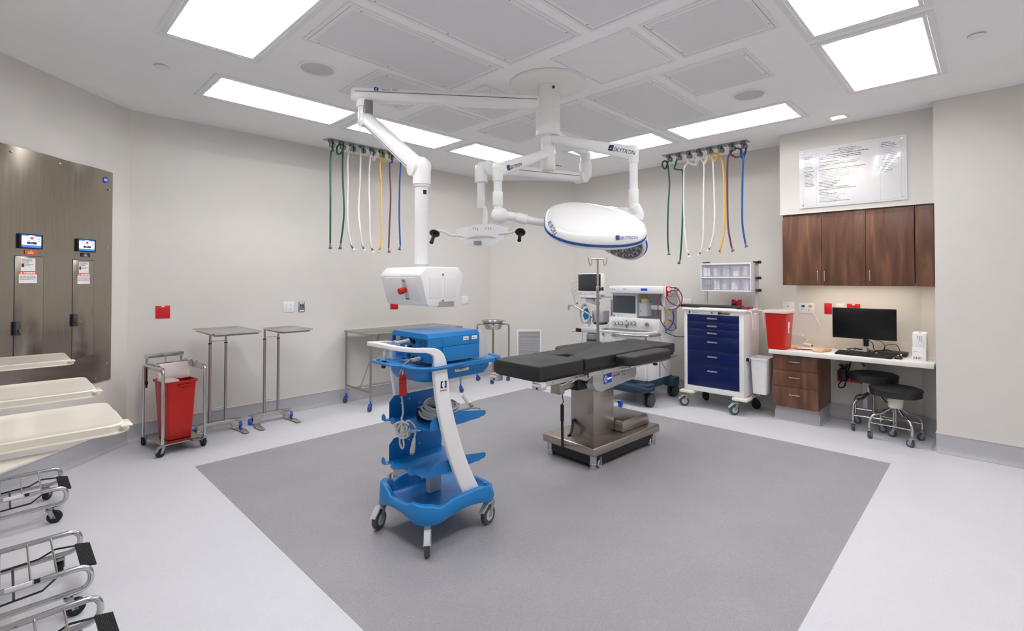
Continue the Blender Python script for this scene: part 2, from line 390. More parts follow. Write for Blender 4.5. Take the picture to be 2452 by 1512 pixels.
def lens_mat():
    m = bpy.data.materials.new('prism_lens'); m.use_nodes = True; nt = m.node_tree; N = nt.nodes; L = nt.links
    N.remove(N['Principled BSDF']); o = [n for n in N if n.type == 'OUTPUT_MATERIAL'][0]
    t = N.new('ShaderNodeBsdfTransparent'); d = N.new('ShaderNodeBsdfTranslucent'); mx = N.new('ShaderNodeMixShader')
    nz = N.new('ShaderNodeTexVoronoi'); nz.inputs['Scale'].default_value = 90; tc = N.new('ShaderNodeTexCoord'); L.new(tc.outputs['Object'], nz.inputs['Vector'])
    mr = N.new('ShaderNodeMapRange'); mr.inputs['To Min'].default_value = .03; mr.inputs['To Max'].default_value = .06; L.new(nz.outputs['Distance'], mr.inputs['Value'])
    t.inputs[0].default_value = (.97, .97, .98, 1); d.inputs[0].default_value = (.9, .9, .92, 1)
    L.new(mr.outputs['Result'], mx.inputs[0]); L.new(t.outputs[0], mx.inputs[1]); L.new(d.outputs[0], mx.inputs[2]); L.new(mx.outputs[0], o.inputs[0]); MATS['prism_lens'] = m
lens_mat()
def ring(b, w, d, iw, idp, z0, z1):
    """rectangular ring, outer w x d, inner iw x idp"""
    o = [(-w/2, -d/2), (w/2, -d/2), (w/2, d/2), (-w/2, d/2)]; i = [(-iw/2, -idp/2), (iw/2, -idp/2), (iw/2, idp/2), (-iw/2, idp/2)]
    for k in range(4):
        j = (k+1) % 4; b.prism([o[k], o[j], i[j], i[k]], z0, z1)
for x0, x1, y0, y1, ax, lab in LIGHTS:
    ln, wd = (x1-x0, y1-y0) if ax == 'x' else (y1-y0, x1-x0)
    t = thing('ceiling_light', lab, 'ceiling light', ((x0+x1)/2, (y0+y1)/2, H), 0 if ax == 'x' else PI/2, 'recessed fluorescent ceiling lights')
    b = B(); ring(b, ln, wd, ln-.07, wd-.07, -.007, .002); b.obj('flange', 'white_metal', t)
    b = B(); ring(b, ln-.076, wd-.076, ln-.115, wd-.115, -.004, .010); b.obj('door_frame', 'white_metal', t)
    b = B(); b.box(-ln/2+.05, ln/2-.05, -wd/2+.05, wd/2-.05, .008, .012); b.obj('lens', 'prism_lens', t)
    b = B(); w2, d2 = ln/2-.032, wd/2-.032
    for (a, c, e_, f) in ((-w2, -w2+.002, -d2, d2), (w2-.002, w2, -d2, d2), (-w2, w2, -d2, -d2+.002), (-w2, w2, d2-.002, d2)): b.box(a, c, e_, f, .0, .075)
    b.obj('housing', 'white_metal', t)
    b = B(); b.poly([(-w2, -d2, .072), (-w2, d2, .072), (w2, d2, .072), (w2, -d2, .072)]); b.obj('lamp_tray', 'tube_glow', t, fix=False)
# ---- air diffusers
def perf():
    m = mat('perforated', '#e9e9eb', .5, var=.01); nt = m.node_tree; N = nt.nodes; L = nt.links; b = N['Principled BSDF']
    cr = [n for n in N if n.type == 'VALTORGB'][0]; tc = [n for n in N if n.type == 'TEX_COORD'][0]
    def vm(op, a, c=None):
        n = N.new('ShaderNodeVectorMath'); n.operation = op; L.new(a, n.inputs[0])
        if c is not None: n.inputs[1].default_value = c
        return n
    q = vm('MULTIPLY', tc.outputs['Object'], (125, 125, 0)); fr = vm('FRACTION', q.outputs[0]); sb = vm('SUBTRACT', fr.outputs[0], (.5, .5, 0)); ln = vm('LENGTH', sb.outputs[0])
    mr = N.new('ShaderNodeMapRange'); mr.inputs['From Min'].default_value = .22; mr.inputs['From Max'].default_value = .34; mr.inputs['To Min'].default_value = .72; L.new(ln.outputs['Value'], mr.inputs['Value'])
    mx = N.new('ShaderNodeMix'); mx.data_type = 'RGBA'; mx.blend_type = 'MULTIPLY'; mx.inputs['Factor'].default_value = 1
    L.new(cr.outputs['Color'], mx.inputs['A']); L.new(mr.outputs['Result'], mx.inputs['B']); L.new(mx.outputs['Result'], b.inputs['Base Color'])
perf()
HEPA = [
 (1.36, 2.60, 2.612, 3.25, 'long air diffuser right of the large ceiling light near the steel panel'),
 (1.36, 2.60, 1.90, 2.54, 'long air diffuser running off the top edge, just left of the plain ceiling hatch'),
 (1.37, 2.61, 1.19, 1.83, 'air diffuser of which only a corner shows, at the top edge in the middle'),
 (2.74, 3.38, .935, 1.575, 'square air diffuser at the top edge, right of the plain ceiling hatch'),
 (3.52, 4.165, 1.198, 1.836, 'square air diffuser beside the right round ceiling speaker'),
 (1.96, 2.60, 3.31, 3.945, 'square air diffuser above the elbow end of the boom arm'),
 (2.72, 3.36, 2.952, 3.53, 'square air diffuser peeking out behind the boom arm, left of the round cover plate'),
 (3.52, 4.79, 1.905, 2.54, 'long air diffuser between the round cover plate and the right wall light'),
 (2.725, 3.36, 3.59, 4.2, 'square air diffuser just below the boom arm'),
 (3.51, 4.15, 3.31, 3.95, 'square air diffuser left of the mount column, above the middle wall light'),
 (3.515, 4.80, 2.605, 3.262, 'long air diffuser just right of the mount column')]
scr = None
for x0, x1, y0, y1, lab in HEPA:
    w, d = x1-x0, y1-y0
    t = thing('ceiling_diffuser', lab, 'air vent', ((x0+x1)/2, (y0+y1)/2, H), 0, 'perforated ceiling air diffusers')
    b = B(); ring(b, w, d, w-.05, d-.05, -.007, .0); b.obj('flange', 'white_metal', t)
    b = B(); ring(b, w-.058, d-.058, w-.115, d-.115, -.0065, -.001); b.obj('panel_rim', 'white_metal', t)
    b = B(); b.box(-w/2+.057, w/2-.057, -d/2+.057, d/2-.057, -.006, -.001); b.obj('perforated_sheet', 'perforated', t)
    b = B(); ring(b, w-.05, d-.05, w-.058, d-.058, -.0008, -.0002); b.obj('shadow_gap', 'dark_grey', t)
    pts = [(sx*(w/2-.1), sy*(d/2-.042)) for sx in (-1, 1) for sy in (-1, 1)] + ([(0, d/2-.042), (0, -d/2+.042)] if w > .8 else [])
    for px, py in pts:
        if scr is None:
            b = B(); b.lathe([(0, -.009), (.006, -.0085), (.008, -.006)], n=10); scr = b.obj('screw', 'zinc', t); s_ = scr
        else: s_ = scr.copy(); COL.objects.link(s_); s_.parent = t
        s_.location = (px, py, 0)
t = thing('ceiling_access_hatch', 'plain smooth square hatch in the ceiling, without holes or screws', 'access panel', (3.055, 1.948, H))
b = B(); ring(b, .655, .65, .615, .61, -.006, 0); b.obj('flange', 'white_metal', t)
b = B(); b.box(-.304, .304, -.301, .301, -.005, -.0005); b.obj('hatch_panel', 'white_metal', t)
for (x, y, lab) in ((1.637, 3.627, 'round ceiling speaker beside the large light near the steel panel'), (4.445, 1.487, 'round ceiling speaker beside the right wall light')):
    t = thing('ceiling_speaker', lab, 'speaker', (x, y, H), 0, 'round ceiling speakers')
    b = B(); b.lathe([(.138, 0), (.138, -.006), (.134, -.009), (.118, -.008), (.116, -.004)], n=48); b.obj('trim_ring', 'white_metal', t)
    b = B(); b.lathe([(.117, -.004), (.0, -.0065)], n=40); b.obj('grille', 'light_grey', t)
for (x, y, lab) in ((.808, 4.412, 'small round ceiling cover disc near the steel wall panel'), (4.38, .063, 'small round ceiling cover disc above the right wall')):
    b = B(); b.lathe([(0, -.012), (.043, -.0115), (.045, -.009), (.045, -.0075), (.03, -.006), (.03, 0)], n=36)
    o = b.obj('ceiling_sprinkler_cover', 'white_metal'); o.location = (x, y, H); tag(o, lab, 'sprinkler cover', 'round ceiling sprinkler covers')
t = thing('ceiling_downlight', 'round recessed downlight in the ceiling above the text board', 'downlight', (5.69, 1.075, H))
b = B(); b.lathe([(.098, 0), (.098, -.004), (.092, -.006), (.08, -.004), (.075, .03), (.05, .06), (0, .064)], n=40); b.obj('reflector', 'white_enamel', t)
b = B(); b.lathe([(0, .03), (.016, .034), (.018, .05), (.014, .06)], n=16); b.obj('bulb', 'lamp_spot', t)
ld = bpy.data.lights.new('downlight_beam', 'SPOT'); ld.energy = 14; ld.spot_size = R(86); ld.spot_blend = .75; ld.color = (1, .86, .7); ld.shadow_soft_size = .03
lo = bpy.data.objects.new('downlight_beam', ld); COL.objects.link(lo); lo.parent = t; lo.location = (0, 0, .0); lo.rotation_euler = (0, R(4), 0)
# world: closed room, only a trace of ambient
w = bpy.data.worlds.new('world'); SC.world = w; w.use_nodes = True; w.node_tree.nodes['Background'].inputs[0].default_value = (.8, .82, .85, 1); w.node_tree.nodes['Background'].inputs[1].default_value = .02
SC.cycles.max_bounces = 10; SC.cycles.diffuse_bounces = 6; SC.cycles.glossy_bounces = 5; SC.cycles.transparent_max_bounces = 12; SC.cycles.transmission_bounces = 6
SC.cycles.caustics_reflective = False; SC.cycles.caustics_refractive = False; SC.cycles.sample_clamp_indirect = 6; SC.cycles.use_denoising = True; SC.cycles.blur_glossy = .5
SC.view_settings.exposure = 0.72
# ================================================================= gear hung from the ceiling
def W(o):
    m = MX.Identity(4)
    while o: m = MX.Translation(o.location) @ o.rotation_euler.to_matrix().to_4x4() @ m; o = o.parent
    return m.inverted()
B.wobj = lambda s, name, m, par, sharp=38: s.obj(name, m, par, sharp, Mx=W(par))
def wtext(s, size, Mx, m, par, **k): return text(s, size, W(par) @ Mx, m, par, **k)
MC = V((3.065, 2.57, 0))
def at(p, z): return V((p.x, p.y, z))
t = thing('ceiling_mount', 'white round ceiling cover plate with the thick central column all the arms hang from', 'ceiling mount', (MC.x, MC.y, H))
b = B(); b.lathe([(0, -.03), (.285, -.028), (.305, -.02), (.308, -.004), (.30, -.001)], n=64); b.obj('cover_plate', 'warm_white', t)
b = B(); b.lathe([(.088, -.02), (.088, -.098), (.094, -.1), (.094, -.215), (.097, -.217), (.097, -.335), (.094, -.34), (.055, -.342), (.052, -.345), (.052, -.5), (.055, -.502), (.055, -.665), (.060, -.667), (.060, -.69), (.05, -.705), (0, -.708)], n=40)
cl = b.obj('column', 'warm_white', t)
b = B(); b.cyl((-.035, -.083, -.06), (-.037, -.09, -.06), .012, n=12); b.obj('bolt', 'dark_grey', t)
b = B(); b.tube([(.055, .0, -.655), (.09, -.03, -.655), (.115, -.05, -.66)], .0025); b.obj('wire_end', 'dark_grey', t)
def arm(b, P, Q, h0, w0, h1, w1, n=14, round_end=True, pw=3.0):
    """horizontal or sloping arm with a rounded-rectangle section, height h and width w at its two ends"""
    P, Q = V(P), V(Q); d = (Q-P).normalized(); s = d.cross(ZU).normalized(); u = s.cross(d)
    def rg(c, h, w):
        o = []
        for k in range(n*2):
            a = 2*PI*k/(n*2); ca, sa = math.cos(a), math.sin(a)
            o.append(c + s*(w/2*math.copysign(abs(ca)**(2/pw), ca)) + u*(h/2*math.copysign(abs(sa)**(2/pw), sa)))
        return o
    R_ = [rg(P, h0, w0), rg(Q, h1, w1)]
    if round_end: R_ += [rg(Q + d*(w1*.18), h1*.94, w1*.9), rg(Q + d*(w1*.32), h1*.8, w1*.62), rg(Q + d*(w1*.36), h1*.7, w1*.3)]
    b.loft(R_); return d, s, u
# ---- equipment boom
E1 = zp(852, 227, 2.94); K0 = zp(874, 228, 2.94); P1 = dp(1003, 402, 3.12); CB = dp(1010, 430, 3.1)
bm = thing('equipment_boom', 'white sloping boom arm ending in the hanging white box with a red button', 'equipment boom', (MC.x, MC.y, H-.16))
b = B(); b.cyl(at(MC, 2.888), at(MC, 2.995), .0965, n=40); b.wobj('hub', 'warm_white', bm)
b = B(); d, s, u = arm(b, at(MC, 2.94), E1, .115, .10, .105, .10); am = b.wobj('upper_arm', 'white_enamel', bm)
cs = -s if (-s).dot(CAM - E1) > 0 else s
L1 = (E1 - at(MC, 2.94)).length
b = B(); b.box(-L1+.1, -.0, -.003, .003, -.0015, .0015, Mx=frame(E1 + cs*.0505 + u*.012, d, cs)); b.wobj('dark_seam', 'mid_grey', am)
tx = d if d.dot(RH) > 0 else -d
b = B(); b.cyl(E1 - d*.16 + cs*.049 + u*.033, E1 - d*.16 + cs*.0515 + u*.033, .017, n=20); lg = b.wobj('maker_badge', 'ink_blue', am)
wtext('(', .03, frame(E1 - d*.155 + cs*.052 + u*.022, tx, cs), 'white_ink', am, name='badge_mark', bold=.001)
wtext('skytron   stellar', .02, frame(E1 - d*.20 + cs*.0505 + u*.026, tx, cs), 'ink_grey', am, name='lettering')
b = B(); b.cyl(at(K0, 2.90), at(K0, 2.84), .062, .062, n=28, bev=.01); b.cyl(at(K0, 2.85), at(K0, 2.70), .052, n=28, bev=.012)
hx = (P1 - K0); hx.z = 0; hx.normalize(); hs = hx.cross(ZU)
S0 = at(K0, 2.735) + hx*.05; 
b.cyl(at(K0, 2.735) + hx*.03 - hs*.045, at(K0, 2.735) + hx*.03 + hs*.045, .055, n=24, bev=.01)
b.wobj('elbow', 'white_enamel', bm)
b = B(); b.box(-.02, .03, -.03, .03, -.05, .09, .004, Mx=frame(at(K0, 2.79) + hx*.055, hx, ZU)); b.wobj('elbow_insert', 'mid_grey', bm)
b = B(); d2, s2, u2 = arm(b, S0, P1, .105, .085, .11, .09); sa = b.wobj('spring_arm', 'white_enamel', bm)
c2 = -s2 if (-s2).dot(CAM - P1) > 0 else s2
L2 = (P1-S0).length
b = B(); b.box(-L2+.05, -.06, -.0025, .0025, -.0012, .0012, Mx=frame(P1 + c2*.0445 - u2*.026, d2, c2)); b.wobj('dark_seam', 'mid_grey', sa)
b = B(); b.cyl(P1 - hs*.06, P1 + hs*.06, .058, n=32, bev=.008)
CT = at(CB, P1.z + .02)
b.tube([P1, P1 + (CT-P1)*.9 + V((0, 0, .0)), at(CB, P1.z-.02), at(CB, P1.z-.11)], .056, n=20, rad=.05)
b.wobj('lower_elbow', 'white_enamel', bm)
zt = dp(1010, 449, 3.1).z; zb = dp(1010, 641, 3.1).z
b = B(); b.cyl(at(CB, zt+.085), at(CB, zt), .056, .05, n=32, bev=.004); b.wobj('collar', 'white_enamel', bm)
b = B(); b.cyl(at(CB, zt+.02), at(CB, zb+.02), .0435, n=32); cm = b.wobj('drop_column', 'white_metal', bm)
b = B(); b.cyl(at(CB, zb+.022), at(CB, zb-.01), .0425, n=32); b.wobj('column_foot', 'light_grey', bm)
vd = (CAM - CB); vd.z = 0; vd.normalize(); vr = ZU.cross(vd)
b = B(); b.box(-.011, .011, -.013, .013, -.001, .001, Mx=frame(at(CB, zt-.035) + (vd*.9 + vr*.42).normalized()*.0438, vr*.9 - vd*.42, vd*.9 + vr*.42)); q = b.wobj('column_label', 'ink_black', cm)
# service head, squared to the room
sh = B(); zt2 = zb
pr_ = [(-.115, 0), (.115, 0), (.152, -.035), (.16, -.052), (.112, -.222), (.09, -.232), (-.09, -.232), (-.112, -.222), (-.16, -.052), (-.152, -.035)]
sh.prism([(CB.x + x*1.0, zt2 + z) for x, z in pr_], CB.y - .215, CB.y + .215, 'xz', bev=.006); hd = sh.wobj('service_head', 'white_enamel', bm)
def face_pt(y, k):   # point on the sloping -x face, k=0 top .. 1 bottom
    return V((CB.x - .16 + .048*k, CB.y + y, zt2 - .052 - .17*k))
nx = V((-.17, 0, -.048)).normalized(); dx = (face_pt(0, 1) - face_pt(0, 0)).normalized()
b = B(); b.box(-.165, .165, .004, .148, -.002, .003, .002, Mx=frame(face_pt(0, 0.04), V((0, -1, 0)), nx).__matmul__(MX.Scale(-1, 4, (0, 1, 0)))); b.wobj('face_panel', 'white_metal', hd)
mp_ = frame(face_pt(-.035, .48), V((0, -1, 0)), nx)
b = B(); b.box(-.022, .022, -.066, .066, .002, .005, .001, Mx=mp_); pn = b.wobj('button_plate', 'light_grey', hd)
b = B(); b.cyl(mp_ @ V((0, 0, .004)), mp_ @ V((0, 0, .022)), .017, n=20, bev=.003); b.cyl(mp_ @ V((0, 0, .02)), mp_ @ V((0, 0, .05)), .02, n=20, bev=.004); b.wobj('stop_button', 'red_plastic', hd)
for sy, tt in ((.05, 'BRAKE'), (-.06, 'skytron')):
    wtext(tt, .011, mp_ @ MX.Translation((-.017, sy, .0052)), 'ink_black', hd, name='lettering')
ef = V((CB.x, CB.y - .2152, 0))
for sx in (-1, 1):
    b = B(); b.box(CB.x + sx*.055 - .045, CB.x + sx*.055 + .045, ef.y-.003, ef.y+.002, zt2-.185, zt2-.06, .002); b.wobj('end_panel', 'white_metal', hd)
b = B()
for z in (-.045, -.2): b.cyl((CB.x, ef.y-.003, zt2+z), (CB.x, ef.y, zt2+z), .006, n=10)
b.wobj('end_bolts', 'mid_grey', hd)
b = B(); b.box(CB.x-.03, CB.x+.08, CB.y-.222, CB.y-.2, zt2-.238, zt2-.208, .002); b.wobj('end_bracket', 'steel_bright', hd)
# ---- surgical lights
def rim_pt(a):              # rounded three-lobed outline of a lamp head, unit size
    r = 1 + .045*math.cos(3*a) ; ca, sa = math.cos(a), math.sin(a)
    k = (abs(ca)**2.3 + abs(sa)**2.3) ** (-1/2.3)
    return ca*k*r, sa*k*r
def lamp_head(par, o, X, N, a, c, name='lamp_head'):
    """head with its dome along N, half-axes a (along X) and c; returns the part"""
    F = frame(o, X - N*X.dot(N), N); n = 72
    def rg(f, z): return [F @ V((rim_pt(2*PI*k/n)[0]*a*f, rim_pt(2*PI*k/n)[1]*c*f, z)) for k in range(n)]
    b = B(); b.loft([rg(.985, -.018), rg(1.0, -.004), rg(1.0, .004), rg(.985, .020), rg(.93, .042), rg(.84, .058), rg(.7, .074), rg(.5, .087), rg(.3, .094), rg(.12, .097)])
    h = b.wobj(name, 'white_enamel', par, 60)
    b = B(); b.loft([rg(1.004, -.004), rg(1.012, -.010), rg(1.012, -.020), rg(.99, -.024), rg(.97, -.02)], cap=False); b.wobj('blue_rim', 'rim_blue', h)
    b = B(); b.loft([rg(.99, -.022), rg(.985, -.038), rg(.94, -.046), rg(.90, -.045), rg(.90, -.03)], cap=False); b.wobj('bezel', 'white_enamel', h)
    b = B(); b.loft([rg(.905, -.032), rg(.905, -.040), rg(.6, -.043), rg(.2, -.044)]); b.wobj('lens', 'lamp_lens', h)
    b = B()
    for rr, cnt in ((.3, 8), (.55, 14), (.78, 20)):
        for k in range(cnt):
            x, y = rim_pt(2*PI*k/cnt); p = F @ V((x*a*rr, y*c*rr, -.0455)); q = F @ V((x*a*rr, y*c*rr, -.049)); b.cyl(p, q, .022, .016, n=10)
    b.wobj('reflector_cells', 'steel_bright', h)
    b = B(); b.cyl(F @ V((0, 0, -.04)), F @ V((0, 0, -.06)), .045, .03, n=20); b.cyl(F @ V((0, 0, -.05)), F @ V((0, 0, -.17)), .02, .018, n=16, bev=.003); b.wobj('grip', 'black_plastic', h)
    return h, F, a, c
mat('lamp_lens', '#b9bcc0', .12, .6, var=.35, scale=26)
def logo(par, F, size, m='ink_navy', sx=1.0):
    """square double-hook mark followed by the word"""
    s_ = size
    b = B()
    for p in ([(0, .1), (.95, .1), (.95, .55), (.62, .75), (.62, .4), (.2, .4), (0, .3)], [(0, .9), (0, .5), (.35, .3), (.35, .62), (.75, .62), (.95, .75), (.95, 1.1), (.2, 1.1)]):
        b.prism([(x*s_*sx, y*s_) for x, y in p], 0, .0008, 'xy', Mx=F)
    b.wobj('maker_mark', m, par)
    wtext('SKYTRON', s_*1.02, F @ MX.Translation((s_*1.1*sx, s_*.12, 0)), m, par, name='lettering', sx=.92*sx, ext=.0004)
def light_arm(th, z0, tip, drop_y, D, hub=True):
    """arm from the column to the tip, elbow, drop tube; returns the lower joint point"""
    T = dp(*tip, D); C0 = at(MC, z0); b = B(); b.cyl(C0 - ZU*.045, C0 + ZU*.045, .0575, n=36, bev=.004); b.wobj('hub', 'white_enamel', th)
    b = B(); d, s, u = arm(b, C0 + (T-C0).normalized()*.03, T, .07, .065, .098, .085, pw=2.4); A = b.wobj('arm', 'white_enamel', th)
    zl = dp(tip[0], drop_y[0], D).z; zm = dp(tip[0], drop_y[1], D).z; ze = dp(tip[0], drop_y[2], D).z
    b = B(); b.cyl(at(T, T.z+.05), at(T, zl), .036, n=28, bev=.004); b.wobj('pivot', 'white_enamel', th)
    b = B(); b.cyl(at(T, zl+.01), at(T, zm-.01), .0295, n=28); b.wobj('drop_tube', 'white_enamel', th)
    b = B(); b.cyl(at(T, zm), at(T, ze), .036, n=28, bev=.003); b.wobj('drop_sleeve', 'white_enamel', th)
    return T, at(T, ze), A, d, s, u
# front light
lf = thing('surgical_light', 'larger front operating lamp head with a blue rim, hung left of the column', 'surgical light', (MC.x, MC.y, 2.5), 0, 'surgical lamps on the ceiling column')
T1, J1, A1_, d, s, u = light_arm(lf, 2.535, (1192, 409), (435, 460, 494), 3.45)
cs = s if s.dot(CAM - T1) > 0 else -s; tx = d if d.dot(RH) > 0 else -d
uu = cs.cross(tx) if cs.cross(tx).z > 0 else -cs.cross(tx)
logo(A1_, frame(T1 - d*.055*(1 if d.dot(RH) > 0 else 1) + cs*.0445 + tx*.0 - uu*.02, tx, cs), .036, 'ink_navy')
JB = dp(1197, 516, 3.45)
b = B(); b.cyl(J1 + ZU*.005, J1 - ZU*.03, .03, n=24); b.ball(JB, .062, (1, 1, .92), n=28); b.wobj('ball_joint', 'white_enamel', lf)
HC = dp(1420, 540, 3.30)
X1 = (RH - ZU*.13).normalized(); N1 = (ZU*.80 - FH*.52 + RH*.08).normalized()
YP = [JB, dp(1235, 520, 3.48), dp(1300, 533, 3.56), dp(1390, 525, 3.62), dp(1480, 512, 3.58), dp(1528, 532, 3.48), dp(1541, 556, 3.40), dp(1532, 570, 3.36)]
b = B(); b.tube(YP, [.034, .030, .026, .021, .019, .019, .022, .03], n=14, smooth=6); b.wobj('yoke', 'white_enamel', lf)
b = B(); b.cyl(dp(1247, 521, 3.48) - RH*.03, dp(1247, 523, 3.48) + RH*.045 - ZU*.012, .037, n=24, bev=.004); b.wobj('yoke_sleeve', 'white_enamel', lf)
b = B(); b.cyl(dp(1542, 572, 3.36), dp(1505, 568, 3.33), .036, n=24, bev=.005); b.wobj('yoke_pivot', 'white_enamel', lf)
h1, F1, a1, c1 = lamp_head(lf, HC, X1, N1, .338, .262)
# writing on the front lip
def lip(F, a, c, ang, f=.985, z=.012):
    x, y = rim_pt(ang); x2, y2 = rim_pt(ang+.02); p = F @ V((x*a*f, y*c*f, z)); q = F @ V((x2*a*f, y2*c*f, z)); return p, (q-p).normalized()
p, tg = lip(F1, a1, c1, R(-68), .972, .026); nn = (F1.to_3x3() @ V((.25, -.8, .75))).normalized()
logo(h1, frame(p + nn*.005, tg, nn), .028, 'ink_blue')
p, tg = lip(F1, a1, c1, R(-158), .972, .026); nn = (F1.to_3x3() @ V((-.75, -.4, .75))).normalized()
wtext('AURORA', .046, frame(p + nn*.006, tg, nn), 'ink_navy', h1, name='lettering', ext=.0004)
b = B(); b.prism(rrect(.17, .055, .027), 0, .002, 'xy', Mx=F1 @ MX.Translation((-.10, -.165, .062)) @ MX.Rotation(R(16), 4, 'X')); kp = b.wobj('key_panel', 'light_grey', h1)
wtext('OSM  |:', .022, F1 @ MX.Translation((-.13, -.17, .0645)) @ MX.Rotation(R(16), 4, 'X'), 'ink_grey', h1, name='lettering')
# rear light
lr = thing('surgical_light', 'operating lamp head half hidden behind the front one, its glass underside showing', 'surgical light', (MC.x, MC.y, 2.63), 0, 'surgical lamps on the ceiling column')
T2, J2, A2_, d, s, u = light_arm(lr, 2.655, (1517, 367), (391, 453, 488), 3.55)
cs = s if s.dot(CAM - T2) > 0 else -s; tx = d if d.dot(RH) > 0 else -d
L2_ = (T2 - at(MC, 2.655)).length; m_ = T2 - d*.185
uu = cs.cross(tx)
logo(A2_, frame(m_ + cs*.0425 - uu*.02, tx, cs), .041, 'ink_navy')
JR = dp(1524, 514, 3.55)
b = B(); b.cyl(J2 + ZU*.005, J2 - ZU*.04, .034, n=24); b.tube([J2 - ZU*.02, JR + RH*.012, JR - ZU*.035], .045, n=20, rad=.03); b.cyl(JR, dp(1480, 507, 3.6), .038, .033, n=24, bev=.005); b.wobj('knuckle', 'white_enamel', lr)
HR = dp(1478, 560, 3.82)
b = B(); b.tube([dp(1485, 508, 3.6), dp(1462, 520, 3.75), dp(1455, 540, 3.82)], .026, n=14, smooth=5); b.wobj('yoke', 'white_enamel', lr)
Xr = (RH*.80 - ZU*.60).normalized(); Nr = (ZU*.68 + RH*.52 + FH*.50).normalized()
h2, F2, a2, c2_ = lamp_head(lr, HR, Xr, Nr, .245, .215)
# ---- monitor arm
mo = thing('screen_boom', 'white jointed arm behind the lamps carrying an empty screen bracket with two black grips', 'monitor arm', (MC.x, MC.y, 2.72))
b = B(); b.cyl(at(MC, 2.67), at(MC, 2.765), .099, n=36, bev=.003); b.wobj('hub', 'white_enamel', mo)
Q1 = zp(1402, 366, 2.72); b = B(); arm(b, at(MC, 2.72), Q1, .085, .085, .08, .085); b.wobj('upper_arm', 'white_enamel', mo)
D3 = (Q1-CAM).dot(FW); Q2 = dp(1391, 425, D3)
b = B(); b.cyl(at(Q1, 2.70), at(Q1, 2.60), .052, n=28, bev=.005); b.tube([at(Q1, 2.62), at(Q1, Q2.z+.02), Q2 + (Q2-at(Q1, Q2.z))*.2], .06, n=20, rad=.05); 
Q3 = dp(1166, 404, 3.95); a3 = (Q3-Q2); a3.z = 0; a3.normalize(); s3 = a3.cross(ZU)
b.cyl(Q2 - s3*.06, Q2 + s3*.06, .055, n=28, bev=.005); b.wobj('rear_knuckle', 'white_enamel', mo)
b = B(); d, s, u = arm(b, Q2, Q3, .095, .08, .1, .08); sp_ = b.wobj('spring_arm', 'white_enamel', mo)
cs = s if s.dot(CAM - Q3) > 0 else -s
b = B(); b.box(.06, (Q3-Q2).length-.12, -.003, .003, -.001, .001, Mx=frame(Q2 + cs*.041 + u*.005, d, cs)); b.wobj('dark_seam', 'mid_grey', sp_)
QT = dp(1152, 440, 3.95)
b = B(); b.cyl(Q3 - s3*.055, Q3 + s3*.055, .06, n=28, bev=.006); b.tube([Q3, at(QT, Q3.z+.01), at(QT, dp(1152, 437, 3.95).z)], .052, n=20, rad=.06); b.wobj('front_knuckle', 'white_enamel', mo)
b = B(); b.cyl(at(QT, dp(1152, 433, 3.95).z), at(QT, dp(1152, 474, 3.95).z), .031, n=24); b.cyl(at(QT, dp(1152, 472, 3.95).z), at(QT, dp(1152, 500, 3.95).z), .032, n=24, bev=.004); b.wobj('drop_tube', 'white_enamel', mo)
b = B(); b.tube([dp(1152, 490, 3.95), dp(1160, 500, 3.95), dp(1163, 515, 3.95), dp(1161, 540, 3.95)], .02, n=14, smooth=5); b.wobj('goose_neck', 'white_enamel', mo)
SM = 3.95/FPX; MO = dp(1160, 560, 3.95)
def mp(x, y, z=0): return MO + RH*((x-1160)*SM) + ZU*((560-y)*SM) - FH*z
b = B()
for A_ in ([(1091, 549), (1131, 541), (1140, 566), (1103, 577)], [(1220, 546), (1180, 537), (1172, 566), (1205, 575)], [(1103, 577), (1140, 566), (1172, 566), (1205, 575), (1176, 590), (1125, 590)]):
    f = [mp(x, y, .01 if y < 560 else .05) for x, y in A_]; b.loft([f, [q + FH*.008 for q in f]])
b.wobj('bracket_wings', 'white_metal', mo)
b = B()
f = [mp(x, y, .05) for x, y in ((1130, 541), (1180, 537), (1186, 562), (1195, 562), (1194, 568), (1186, 573), (1117, 574), (1114, 569), (1106, 568), (1106, 563), (1122, 561))]; b.loft([f, [q + FH*.03 for q in f]]); bp_ = b.wobj('bracket_plate', 'white_enamel', mo)
b = B()
for x in (1134, 1140, 1145, 1164, 1170, 1176): b.box(-.0015, .0015, -.009, .009, 0, .001, Mx=frame(mp(x, 549 + (x % 3), .0505), RH, -FH))
b.wobj('slots', 'dark_grey', bp_)
b = B(); b.box(-.027, .027, -.016, .016, 0, .02, .001, Mx=frame(mp(1145, 582, .045), RH, -FH)); b.wobj('connector', 'steel', mo)
for pts, dc, hb in (([(1112, 565), (1080, 565), (1062, 554), (1046, 555)], (1043, 559), (1038, 583)), ([(1190, 561), (1226, 558), (1240, 549), (1249, 549)], (1246, 556), (1243, 578))):
    b = B(); b.tube([mp(x, y, .04) for x, y in pts], .011, n=10, rad=.03); b.wobj('grip_rail', 'white_enamel', mo)
    p, q = mp(*dc, .04), mp(*hb, .10); ax = (q-p).normalized()
    b = B(); b.cyl(p, p + ax*.012, .041, n=28, bev=.003); b.cyl(p, q, .015, .014, n=16, bev=.002); b.cyl(q - ax*.004, q + ax*.004, .016, n=16); b.wobj('hand_grip', 'black_plastic', mo)
